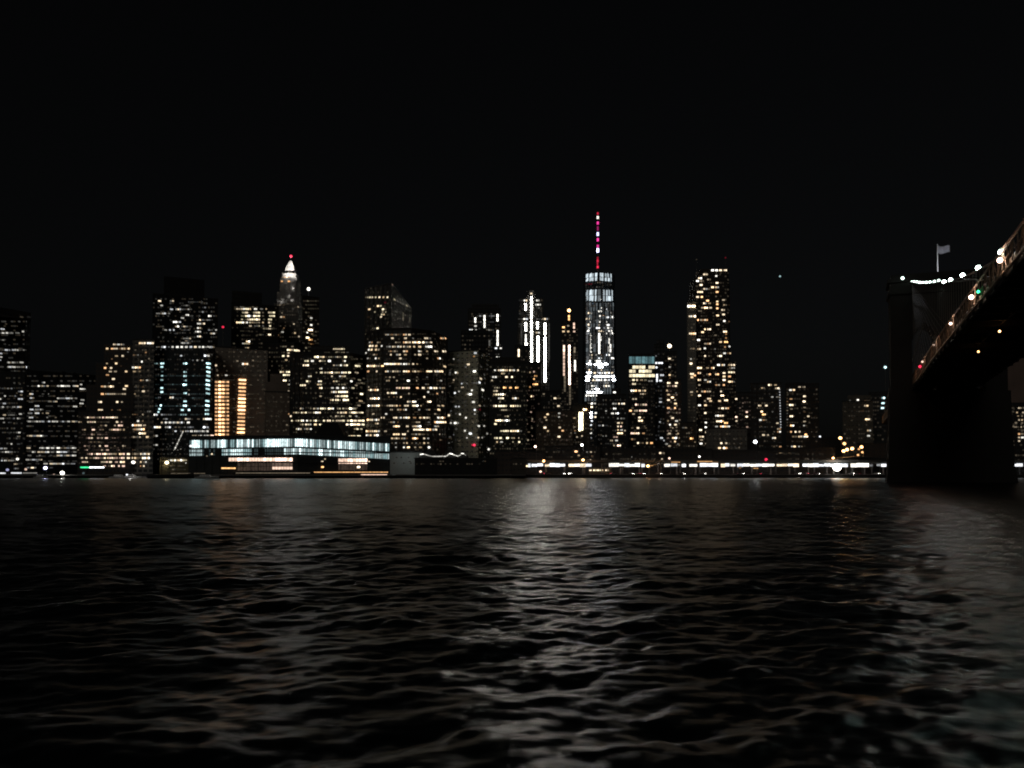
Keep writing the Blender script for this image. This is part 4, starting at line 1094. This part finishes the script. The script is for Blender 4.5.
# ---- cars on the riverside road
def make_car(label, body_mat):
    root = thing('parked_car', label, 'car', (0, 0, GZ + 0.02), 'cars on the riverside road')
    prof = [(-2.2, .35), (2.2, .35), (2.25, .8), (1.25, .95), (.75, 1.42), (-1.1, 1.45), (-1.75, 1.0), (-2.25, .92)]
    bm = bmesh.new()
    A = [Vector((x, -.85, z)) for x, z in prof]; B_ = [Vector((x, .85, z)) for x, z in prof]
    loft(bm, A, B_)
    bmesh.ops.recalc_face_normals(bm, faces=bm.faces)
    fin('body', bm, body_mat, root)
    for s in (-1, 1):
        bm = bmesh.new()
        gp = [(1.1, .98), (.7, 1.36), (-1.05, 1.39), (-1.55, 1.02)]
        A = [Vector((x, s * .853, z)) for x, z in gp]; B_ = [Vector((x, s * .87, z)) for x, z in gp]
        loft(bm, A, B_); fin('side_window', bm, plain('car_glass', (0.02, 0.02, 0.025), 0.1), root)
    for x in (-1.4, 1.4):
        for s in (-1, 1):
            bm = bmesh.new(); bar(bm, (x, s * .68, .34), (x, s * .88, .34), .34, 14); fin('wheel', bm, plain('tyre', (0.02, 0.02, 0.02), .9), root)
    for s in (-1, 1):
        bm = bmesh.new(); box(bm, (2.26, s * .6, .68), (.08, .3, .16)); fin('headlight', bm, glow('e', 'V'), root)
        bm = bmesh.new(); box(bm, (-2.27, s * .6, .75), (.08, .3, .16)); fin('tail_light', bm, glow('r', 'X'), root)
    return root


def copy_tree(o, parent=None):
    c = o.copy(); COL.objects.link(c)
    if parent: c.parent = parent
    for ch in list(o.children): copy_tree(ch, c)
    return c


car0 = make_car('car with headlights turned to the river below the first viaduct lights', plain('car_paint_grey', (0.2, 0.2, 0.21), 0.3))
cars = [(547, 0.4, 'grey car below the first viaduct lights, left of the paired headlights'), (563, -1.2, 'car showing two bright headlights below the second viaduct light group'), (569.5, -1.5, 'car close right of the paired headlights'),
        (614, 0.2, 'grey car below the left end of the fourth light group'), (631.5, -1.1, 'car with pinkish glints left of the orange hanging lamp'), (637, 2.9, 'car nose to tail just left of the orange hanging lamp'),
        (643, -1.3, 'car with bright headlights directly below the gap beside the orange hanging lamp'), (659.5, -0.9, 'lone car in the dark stretch right of the orange hanging lamp'), (683, -1.2, 'car below the narrow light group at the viaduct middle'),
        (703.5, -1.0, 'car below the left end of the longest light rows'), (741, -0.7, 'car below the dim orange lamp'), (764, 0.1, 'grey car below the red signal lamp'), (798.5, -1.3, 'car with strong headlights left of the floodlight, below the twin blocks'),
        (806, 2.2, 'car just behind the strong headlights left of the floodlight'), (817, -0.8, 'car halfway between strong headlights and floodlight'), (852, -1.1, 'car first right of the glaring floodlight'), (856.5, 2.8, 'car second right of the glaring floodlight'), (877, -1.0, 'car nearest the bridge tower')]
for i, (u, rz, lab) in enumerate(cars):
    c = car0 if i == 0 else copy_tree(car0)
    c['label'] = lab
    c.location = (P(u, 472, 599.5).x, 600.6, GZ + 0.03); c.rotation_euler = (0, 0, rz)
# shop strip below the viaduct gap (yellow lit)
building('yellow_kiosk_row', 'low kiosk row with yellow lit openings under the gap between viaduct lights', 'kiosk',
         [(589, 618.5), (611, 618.5)], 467.6, '470.2:589-592By,593-599Sy,599-604Sy,605-609by', D=5, col=(0.15, 0.12, 0.08), glass=0.1, houses=False)

# ---- railing along the shore
rail = thing('shore_railing', 'thin dark railing along the quay edge below the viaduct', 'railing', (P(700, 474, 597).x, 596.6, GZ))
xa = P(527, 474, 597).x - rail.location.x; xb = P(1060, 474, 597).x - rail.location.x
bm = bmesh.new()
for z in (0.4, 0.75, 1.1): box(bm, ((xa + xb) / 2, 0, z), (xb - xa, 0.05, 0.05))
fin('rail', bm, DARK, rail)
bm = bmesh.new()
x = xa
while x < xb: box(bm, (x, 0, 0.55), (0.07, 0.07, 1.1)); x += 2.5
o = fin('posts', bm, DARK, rail); o['kind'] = 'stuff'

# ---- sailing ship beside the hall
ship = thing('sailing_ship', 'moored sailing ship with a dotted light string in its rigging left of glass hall', 'ship', (P(168, 476, 560).x, 560, 0))
L0 = ship.location
bm = bmesh.new()
sec = [(-17, .6, 2.6, 3.4), (-13, 2.4, 0, 3.0), (-5, 3.2, -0.8, 2.4), (5, 3.2, -0.8, 2.4), (12, 2.2, -0.2, 2.9), (17, .25, 1.5, 3.7)]
rings = []
for (x, hw_, zb_, zt_) in sec:
    rings.append([bm.verts.new((x, -hw_, zt_)), bm.verts.new((x, -hw_ * .8, (zb_ + zt_) / 2)), bm.verts.new((x, -hw_ * .2, zb_)), bm.verts.new((x, hw_ * .2, zb_)), bm.verts.new((x, hw_ * .8, (zb_ + zt_) / 2)), bm.verts.new((x, hw_, zt_))])
for i in range(len(rings) - 1):
    for j in range(6):
        k = (j + 1) % 6
        bm.faces.new((rings[i][j], rings[i][k], rings[i + 1][k], rings[i + 1][j]))
bm.faces.new(rings[0]); bm.faces.new(list(reversed(rings[-1])))
fin('hull', bm, plain('hull', (0.03, 0.03, 0.035), 0.5), ship)
def sp_(u, v): return P(u, v, 560) - L0
for (u, v, yd) in ((162, 440, ((450, 6), (460, 8))), (177, 430, ((440, 6), (450, 8), (460, 9)))):
    t = sp_(u, v)
    bm = bmesh.new(); bar(bm, (t.x, 0, 2), (t.x, 0, t.z), 0.3, 8, 0.12); mst = fin('mast', bm, plain('mast_wood', (0.12, 0.08, 0.05), 0.7), ship)
    for (vy, hw_) in yd:
        z = sp_(u, vy).z
        bm = bmesh.new(); bar(bm, (t.x - hw_ * .55, -.4, z), (t.x + hw_ * .55, -.4, z), 0.13); fin('yard', bm, plain('mast_wood', (0.12, 0.08, 0.05), 0.7), mst)
bm = bmesh.new()
for (a, b) in (((186, 432), (174, 452)), ((177, 431), (162, 464)), ((162, 441), (150, 468)), ((177, 431), (190, 466)), ((162, 441), (176, 464)), ((174, 452), (163, 456))):
    p, q = sp_(*a), sp_(*b); bar(bm, (p.x, -.2, p.z), (q.x, -.2, q.z), 0.06, 5)
fin('rigging', bm, DARK, ship)
for k in range(14):
    t = k / 13
    p = sp_(183 - 8 * t, 432 + 17 * t)
    bm = bmesh.new(); ball(bm, (p.x, -.3, p.z), 0.33 + 0.1 * t); fin('string_light', bm, glow('e', 'b' if k % 3 else 'B'), ship)
for (u, v, lev) in ((167, 447, 'd'), (170, 446, 'd'), (174, 450, 'm'), (163, 450, 'd'), (178, 450, 'm'), (181, 449, 'm'), (164.5, 454, 'd'), (172, 453, 'd'), (186, 463, 'b'), (176, 455, 'd')):
    p = sp_(u, v); bm = bmesh.new(); ball(bm, (p.x, -.3, p.z), 0.4); fin('string_light', bm, glow('e', lev), ship)

# ---- small moored boats
BOATM = plain('boat_white', (0.55, 0.55, 0.55), 0.4)


def boat(u, Y, L_, lab, lit='d', name='moored_boat'):
    root = thing(name, lab, 'boat', (P(u, 476, Y).x, Y, 0), 'boats moored at the left pier')
    bm = bmesh.new()
    prof = [(-.5, .8), (-.46, 1.0), (.3, 1.0), (.5, .05)]
    lo = [Vector((x * L_, -w * L_ * .13, -.3)) for x, w in prof] + [Vector((x * L_, w * L_ * .13, -.3)) for x, w in reversed(prof)]
    hi = [Vector((x * L_ * 1.04, -w * L_ * .16, 1.1 + (.5 if x > .4 else 0))) for x, w in prof] + [Vector((x * L_ * 1.04, w * L_ * .16, 1.1 + (.5 if x > .4 else 0))) for x, w in reversed(prof)]
    loft(bm, lo, hi); fin('hull', bm, BOATM, root)
    bm = bmesh.new()
    loft(bm, [Vector((-L_ * .3, -L_ * .09, 1.11)), Vector((L_ * .2, -L_ * .09, 1.11)), Vector((L_ * .2, L_ * .09, 1.11)), Vector((-L_ * .3, L_ * .09, 1.11))],
         [Vector((-L_ * .28, -L_ * .08, 2.5)), Vector((L_ * .1, -L_ * .08, 2.5)), Vector((L_ * .1, L_ * .08, 2.5)), Vector((-L_ * .28, L_ * .08, 2.5))])
    cb = fin('cabin', bm, BOATM, root)
    for k in range(3):
        bm = bmesh.new(); box(bm, (-L_ * .2 + k * L_ * .11, -L_ * .088, 1.85), (L_ * .08, .1, .5)); fin('window', bm, glow('e', lit), cb)
    bm = bmesh.new(); bar(bm, (-L_ * .1, 0, 2.5), (-L_ * .1, 0, 4.3), .06); fin('mast', bm, SM, root)
    return root


boat(120, 566, 13, 'white cabin boat moored left of the small white lamp', 'm')
boat(133, 563, 11, 'white cabin boat moored second from the left, beside the small white lamp', 'd')
boat(152, 567, 12, 'grey cabin boat moored nearest the sailing ship', 'd')
boat(41, 566, 9, 'small boat moored under the violet blue lamp', 'd')
fer = boat(207, 556, 15, 'dark ferry boat moored before the left end of the glass hall', 'd')
point('pier_floodlight', P(408, 455, 580), 600, (0.9, 1, 0.97), 0.5)
point('pier_floodlight', P(130, 472, 556), 400, (1, 0.95, 0.9), 0.5)

# ================================================================== suspension bridge
BX = thing('suspension_bridge', 'great stone towered suspension bridge with lamp strung cable filling the right edge', 'bridge', (0, 0, 0))
Lc = Vector((159.7, 357, 0)); W = Vector((0.932, -0.362, 0)); T = Vector((-0.362, -0.932, 0)); AW = -T
BX.location = Lc
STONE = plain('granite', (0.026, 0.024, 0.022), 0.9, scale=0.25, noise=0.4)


def bp(w, s, z):          # bridge coordinates: across, towards the camera, up  (relative to the bridge root)
    return W * w + T * s + Vector((0, 0, z))


def bbox(bm, w0, w1, s0, s1, z0, z1, tw=0.0):
    A = [bp(w0 - tw, s1 + tw, z0), bp(w1 + tw, s1 + tw, z0), bp(w1 + tw, s0 - tw, z0), bp(w0 - tw, s0 - tw, z0)]
    B_ = [bp(w0, s1, z1), bp(w1, s1, z1), bp(w1, s0, z1), bp(w0, s0, z1)]
    loft(bm, A, B_)


bm = bmesh.new()
TW, TD = 43.0, 17.0
bbox(bm, -1.6, TW + 2.2, -TD - 1.5, 1.5, -3, 6, 0.8)
bbox(bm, -0.6, TW + 0.8, -TD - .6, .6, 6.01, 37, 0.9)
arch = []
for (a, b) in ((0, 8.0), (17.6, 25.4), (35, 43)):
    bbox(bm, a, b, -TD + 1, -0.5, 37.01, 84)
for (a, b) in ((8.0, 17.6), (25.4, 35)):
    bbox(bm, a, b, -TD + 2, -1.5, 37.01, 38.2)
    n = 14; c = (a + b) / 2; h0 = 58.0; R_ = (b - a)
    for i in range(n):
        x0 = a + (b - a) * i / n; x1 = a + (b - a) * (i + 1) / n; xm = (x0 + x1) / 2
        dx = abs(xm - c) + (b - a) / 2
        hz_ = h0 + math.sqrt(max(0, R_ * R_ - dx * dx))
        bbox(bm, x0, x1, -TD + 1.4, -0.9, hz_, 84)
bbox(bm, -0.8, 43.8, -TD + .2, .3, 79.0, 80.4)
bbox(bm, -0.9, 43.9, -TD, .4, 84.01, 85.6); bbox(bm, 0.3, 42.7, -TD + 1.3, -.8, 85.61, 87.4)
bbox(bm, -0.9, 43.9, -TD, .5, 35.2, 36.9)
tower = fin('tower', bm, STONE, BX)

# stiffening deck
def zdk(s): return 45.4 + 0.8 * math.sin(math.pi * min(max(s, 0), 240) / 240) * (1 if s < 240 else 0)


bm = bmesh.new()
SS = list(range(-300, 531, 10))
for s in SS[:-1]:
    z = zdk(s) - 3.4; z2 = zdk(s + 10) - 3.4
    A = [bp(9.6, s, z - .5), bp(34, s, z - .5), bp(34, s + 10, z2 - .5), bp(9.6, s + 10, z2 - .5)]
    loft(bm, A, [v + Vector((0, 0, .5)) for v in A])
deck = fin('deck', bm, plain('bridge_asphalt', (0.05, 0.05, 0.05), .8), BX)
bm = bmesh.new()
for s in SS: bbox(bm, 8.7, 34.9, s - .3, s + .3, zdk(s) - 5.6, zdk(s) - 4.0)
for w in (9.5, 17.5, 26, 34.2):
    for s in SS[:-1]:
        bbox(bm, w - .25, w + .25, s, s + 10, zdk(s) - 5.3, zdk(s) - 3.95)
fin('floor_beams', bm, plain('bridge_steel', (0.04, 0.033, 0.028), .6), BX)
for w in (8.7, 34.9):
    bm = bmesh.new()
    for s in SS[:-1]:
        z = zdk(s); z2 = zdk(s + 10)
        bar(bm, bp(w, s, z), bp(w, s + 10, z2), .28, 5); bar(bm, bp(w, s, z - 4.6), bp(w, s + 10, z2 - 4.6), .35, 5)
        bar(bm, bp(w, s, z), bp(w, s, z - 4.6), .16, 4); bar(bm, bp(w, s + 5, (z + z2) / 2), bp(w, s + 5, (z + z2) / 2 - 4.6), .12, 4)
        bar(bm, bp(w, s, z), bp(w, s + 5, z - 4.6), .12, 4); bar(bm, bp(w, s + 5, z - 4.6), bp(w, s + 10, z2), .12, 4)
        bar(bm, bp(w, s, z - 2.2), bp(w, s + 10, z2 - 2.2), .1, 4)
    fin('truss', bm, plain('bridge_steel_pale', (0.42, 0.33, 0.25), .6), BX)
# parapet barrier beside the roadway (catches the lamp light)
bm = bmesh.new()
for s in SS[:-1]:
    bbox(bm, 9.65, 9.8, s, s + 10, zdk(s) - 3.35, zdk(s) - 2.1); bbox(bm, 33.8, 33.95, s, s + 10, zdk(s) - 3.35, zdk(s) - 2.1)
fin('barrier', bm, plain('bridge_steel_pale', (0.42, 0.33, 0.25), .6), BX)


def zcab(s):
    if s < 0:
        return 84 + 0.145 * s * 1.0 if s > -270 else 45
    z = 83.8 - .235 * s + .00024 * s * s - (0.8 if s > 110 else 0)
    z = max(z, 44.7)
    if s > 300: z = max(z, 44.7 + 38 * ((s - 290) / 196.0) ** 2)
    return z


for w in (8.3, 17.2, 25.8, 35.2):
    bm = bmesh.new()
    for s in range(-260, 490, 10):
        bar(bm, bp(w, s, zcab(s)), bp(w, s + 10, zcab(s + 10)), .22, 6)
    fin('main_cable', bm, plain('cable', (0.22, 0.2, 0.18), .5), BX)
bm = bmesh.new()
for w in (8.3, 35.2):
    for s in range(5, 480, 5):
        if zcab(s) > zdk(s) + 1:
            a = bp(w, s, zdk(s)); b = bp(w, s, zcab(s)); bar(bm, a, b, .035, 3)
    for k in range(1, 16):
        bar(bm, bp(w, -1, 83), bp(w, k * 8, zdk(k * 8)), .03, 3)
o = fin('suspenders', bm, plain('cable', (0.22, 0.2, 0.18), .5), BX); o['kind'] = 'stuff'
# cable lamps
for k, s in enumerate([0, 12, 25, 38, 51, 64, 77, 91, 104, 118, 133.5, 158, 183, 211, 247, 265, 292, 319, 346, 373, 400]):
    p = bp(8.3, s, zcab(s) + .45)
    bm = bmesh.new(); ball(bm, p, 0.43 if s < 110 else (.5 if s < 190 else .45)); fin('cable_lamp', bm, glow('k', 'X' if s < 110 else ('V' if s < 225 else 'C')), BX, smooth=True)
for k, s in enumerate([247, 265, 292, 319, 346, 373, 400]):
    p = bp(35.2, s, zcab(s) + .45)
    bm = bmesh.new(); ball(bm, p, 0.45); fin('cable_lamp', bm, glow('k', 'C'), BX, smooth=True)
p = P(902.6, 278.2, 351) - Lc
bm = bmesh.new(); ball(bm, p, .62)
fin('cable_lamp', bm, glow('k', 'G'), BX)
# roadway lamps along the near truss
def deck_lamp(u, v, t, lev, r, watt, w=8.0):
    # find s where the truss plane meets the picture column
    best = None
    for s in np.arange(0, 300, .5):
        q = bp(w, s, 0) + Lc
        pu = 512 + F * q.x / (q.y * math.cos(TILT) + (43 - CAM.z) * math.sin(TILT))
        if best is None or abs(pu - u) < best[0]: best = (abs(pu - u), s, q)
    q = best[2]
    z = P(u, v, q.y).z
    c = bp(w, best[1], z)
    bm = bmesh.new(); ball(bm, c, r); fin('road_lamp', bm, glow(t, lev), BX, smooth=True)
    if watt: point('road_lamp_light', Lc + c + Vector((-0.9, -0.9, 0.6)), watt, COLS[t], .3)


deck_lamp(1000, 260.3, 'p', 'X', .5, 260)
deck_lamp(971.3, 297.2, 'p', 'X', .52, 180)
deck_lamp(950.6, 323.6, 'p', 'X', .33, 120)
deck_lamp(922.5, 361.7, 'p', 'S', .38, 80)
deck_lamp(978.2, 291.7, 'g', 'S', .32, 0)
deck_lamp(920, 366.6, 'r', 'S', .5, 12)
deck_lamp(985, 284.8, 'p', 'd', .3, 0)
deck_lamp(933.8, 345, 'p', 'b', .3, 60)
for (u, v, zz) in ((999.6, 331.3, 38.9), (978.4, 351.6, 38.9)):
    r0 = ray(u, v); c = CAM + r0 * ((zz - CAM.z) / r0.z) - Lc
    bm = bmesh.new(); ball(bm, c, .3); fin('road_lamp', bm, glow('o', 'G'), BX)
for (s, pw) in ((12, 110), (30, 110), (52, 130), (78, 130), (100, 130), (125, 120), (170, 90), (215, 90), (235, 110), (255, 110)):
    c = bp(5.2, s, zdk(s) - 1.0) + Lc
    o = point('truss_light', c, pw * .55, (1, .5, .28), .3)

# flag on the tower top
pf = P(937.6, 266, 357.5)
flag = thing('flag', 'pale flag flying from a white pole on top of the stone bridge tower', 'flag', (pf.x, pf.y, 87.4))
zt_ = P(937.6, 244.5, 357.5).z - 87.4
bm = bmesh.new(); bar(bm, (0, 0, 0), (0, 0, zt_), .24, 8, .14); ball(bm, (0, 0, zt_), .25); fin('pole', bm, plain('white_pole', (.8, .8, .8), .4), flag)
bm = bmesh.new()
nx, nz = 16, 7
g = [[bm.verts.new((.2 + 5.0 * i / nx, .45 * math.sin(i * .75) * (i / nx), zt_ - .3 - 3.4 * j / nz - .35 * math.sin(i * .33) - (0.5 * (i / nx) if j == 0 else 0))) for j in range(nz + 1)] for i in range(nx + 1)]
for i in range(nx):
    for j in range(nz): bm.faces.new((g[i][j], g[i + 1][j], g[i + 1][j + 1], g[i][j + 1]))
bmesh.ops.solidify(bm, geom=bm.faces[:], thickness=.05)
m, nt, b_ = nodes('flag_cloth')
tc = nt.nodes.new('ShaderNodeTexCoord'); wv = nt.nodes.new('ShaderNodeTexWave'); wv.bands_direction = 'Z'; wv.inputs['Scale'].default_value = .6
nt.links.new(tc.outputs['Object'], wv.inputs['Vector'])
cr = nt.nodes.new('ShaderNodeMix'); cr.data_type = 'RGBA'; cr.inputs['A'].default_value = (.42, .42, .5, 1); cr.inputs['B'].default_value = (.8, .8, .85, 1)
nt.links.new(wv.outputs['Fac'], cr.inputs['Factor']); nt.links.new(cr.outputs['Result'], b_.inputs['Base Color']); b_.inputs['Roughness'].default_value = .8
fin('cloth', bm, m, flag, smooth=True)
point('flag_floodlight', (pf.x + 1.5, pf.y - 7, 90), 2200, (.9, .93, 1), .2)

# far point of light in the sky
ps = P(780, 276.3, 6000)
bm = bmesh.new(); ball(bm, (0, 0, 0), 6.5)
o = fin('star', bm, glow('c', 'b'), loc=ps); o['label'] = 'tiny faint star alone in the dark sky right of the residential tower'; o['category'] = 'star'

# ================================================================== river
def waves():
    # directions spread around the line of sight, wind waves 0.6 to 9 m long
    W_ = []
    r = np.random.default_rng(42)
    for i in range(84):
        lam = 0.42 * (15.0 ** (i / 83.0)) * r.uniform(.9, 1.1)
        th = math.radians(90 + 14 + r.normal(0, 52))
        k = 2 * math.pi / lam
        slope = 0.0185 * (1.0 if lam < 1.6 else (0.8 if lam < 3 else 0.6))
        W_.append((k * math.cos(th), k * math.sin(th), slope / k, r.uniform(0, 2 * math.pi), lam))
    return W_


def water():
    rs = [0.0]
    rr = 1.0
    while rr < 30: rs.append(rr); rr *= 1.0034
    while rr < 640: rs.append(rr); rr *= 1.0034
    while rr < 11000: rs.append(rr); rr *= 1.06
    rs = np.array(rs[1:])
    fine = np.arange(-40, 40.001, 0.17)
    ang = np.concatenate([fine, np.arange(41.5, 319, 2.5)])
    a = np.radians(ang)
    R_, A_ = np.meshgrid(rs, a, indexing='ij')
    X = R_ * np.sin(A_); Y = R_ * np.cos(A_)
    Z = np.zeros_like(X)
    # large patches where gusts ruffle the surface
    patch = 1 + 0.55 * np.sin(X * .045 + 1.3 + 1.2 * np.sin(Y * .021)) * np.sin(Y * .037 + .4 + np.sin(X * .018)) \
              + 0.35 * np.sin(X * .21 + Y * .09 + 2 + np.sin(X * .11)) * np.sin(Y * .27 - X * .05 + 1.1 * np.sin(X * .13)) + 0.25 * np.sin(X * .6 + Y * .2) * np.sin(Y * .8 + .7 * np.sin(X * .5))
    patch = np.clip(patch, 0.12, 2.2)
    sp_ = np.maximum(R_ * 0.0034, 0.03)
    fa = np.where(np.abs(((A_ + np.pi) % (2 * np.pi)) - np.pi) > math.radians(40.5), 0, 1)
    for kx, ky, amp, ph, lam in waves():
        fade = np.clip((lam / sp_ - 2.2) / 2.5, 0, 1) * fa
        arg = kx * X + ky * Y + ph
        s = np.sin(arg)
        Z += fade * amp * (s + 0.08 * np.cos(2 * arg))
    Z *= patch
    Z *= np.clip((700 - R_) / 100, 0, 1)
    nr, na = X.shape
    co = np.stack([X, Y, Z], -1).reshape(-1, 3).astype(np.float32)
    co = np.concatenate([co, [[0, 0, 0]]]).astype(np.float32)
    i = np.arange(nr - 1)[:, None]; j = np.arange(na)[None, :]; j2 = (j + 1) % na
    q = np.stack([i * na + j, i * na + j2, (i + 1) * na + j2, (i + 1) * na + j], -1).reshape(-1, 4)
    jj = np.arange(na)
    tri = np.stack([np.full(na, nr * na), (jj + 1) % na, jj], -1)
    me = bpy.data.meshes.new('water')
    nv = len(co); nq = len(q); ntri = len(tri)
    me.vertices.add(nv); me.vertices.foreach_set('co', co.ravel())
    me.loops.add(nq * 4 + ntri * 3)
    me.loops.foreach_set('vertex_index', np.concatenate([q[:, ::-1].ravel(), tri[:, ::-1].ravel()]).astype(np.int32))
    me.polygons.add(nq + ntri)
    me.polygons.foreach_set('loop_start', np.concatenate([np.arange(nq) * 4, nq * 4 + np.arange(ntri) * 3]).astype(np.int32))
    me.polygons.foreach_set('use_smooth', np.ones(nq + ntri, dtype=bool))
    me.update(calc_edges=True); me.validate()
    if me.polygons[10].normal.z < 0: me.flip_normals()
    o = bpy.data.objects.new('water', me); COL.objects.link(o)
    o['kind'] = 'structure'
    m, nt, b = nodes('river_water')
    N = nt.nodes.new; L = nt.links.new
    b.inputs['Base Color'].default_value = (0.006, 0.008, 0.008, 1)
    b.inputs['IOR'].default_value = 1.33
    b.inputs['Roughness'].default_value = 0.29
    b.inputs['Specular Tint'].default_value = (0.72, 0.90, 1.0, 1)
    geo = N('ShaderNodeNewGeometry')
    mp = N('ShaderNodeMapping'); mp.inputs['Scale'].default_value = (0.5, 1.0, 1)
    L(geo.outputs['Position'], mp.inputs['Vector'])
    # capillary chop: small random tilts of the surface normal
    acc = geo.outputs['Normal']
    for sc_, k_ in ((1.5, 0.34), (5.5, 0.30)):
        n1 = N('ShaderNodeTexNoise'); n1.inputs['Scale'].default_value = sc_; n1.inputs['Detail'].default_value = 2; n1.inputs['Distortion'].default_value = .5
        L(mp.outputs[0], n1.inputs['Vector'])
        sb = N('ShaderNodeVectorMath'); sb.operation = 'SUBTRACT'; L(n1.outputs['Color'], sb.inputs[0]); sb.inputs[1].default_value = (.5, .5, .5)
        ml = N('ShaderNodeVectorMath'); ml.operation = 'MULTIPLY'; L(sb.outputs[0], ml.inputs[0]); ml.inputs[1].default_value = (k_, k_, 0)
        ad = N('ShaderNodeVectorMath'); ad.operation = 'ADD'; L(acc, ad.inputs[0]); L(ml.outputs[0], ad.inputs[1]); acc = ad.outputs[0]
    nm = N('ShaderNodeVectorMath'); nm.operation = 'NORMALIZE'; L(acc, nm.inputs[0]); L(nm.outputs[0], b.inputs['Normal'])
    me.materials.append(m)
    return o


water()

# ================================================================== light
w = bpy.data.worlds.new('World'); scene.world = w; w.use_nodes = True
nt = w.node_tree; bg = nt.nodes['Background']
sky = nt.nodes.new('ShaderNodeTexSky'); sky.sky_type = 'NISHITA'; sky.sun_disc = False
SE, SR = math.radians(22), math.radians(200)
sky.sun_elevation = SE; sky.sun_rotation = SR; sky.air_density = 1.0; sky.dust_density = 2.0
hs = nt.nodes.new('ShaderNodeHueSaturation'); hs.inputs['Saturation'].default_value = 0.28
nt.links.new(sky.outputs[0], hs.inputs['Color']); nt.links.new(hs.outputs[0], bg.inputs['Color'])
bg.inputs['Strength'].default_value = 0.00052
sl = bpy.data.lights.new('city_glow', 'SUN'); sl.energy = 0.10; sl.angle = math.radians(25); sl.color = (1, .93, .82)
so = bpy.data.objects.new('city_glow', sl); COL.objects.link(so)
so.rotation_euler = (math.radians(62), 0, math.radians(-18))

vs = scene.view_settings
vs.view_transform = 'Standard'; vs.look = 'None'; vs.exposure = 0; vs.gamma = 1; vs.use_curve_mapping = False
c = scene.cycles
c.filter_width = 1.9
c.use_denoising = True
c.use_adaptive_sampling = False
c.max_bounces = 5; c.diffuse_bounces = 2; c.glossy_bounces = 3; c.transmission_bounces = 2
c.sample_clamp_indirect = 4.0
c.caustics_reflective = False; c.caustics_refractive = False
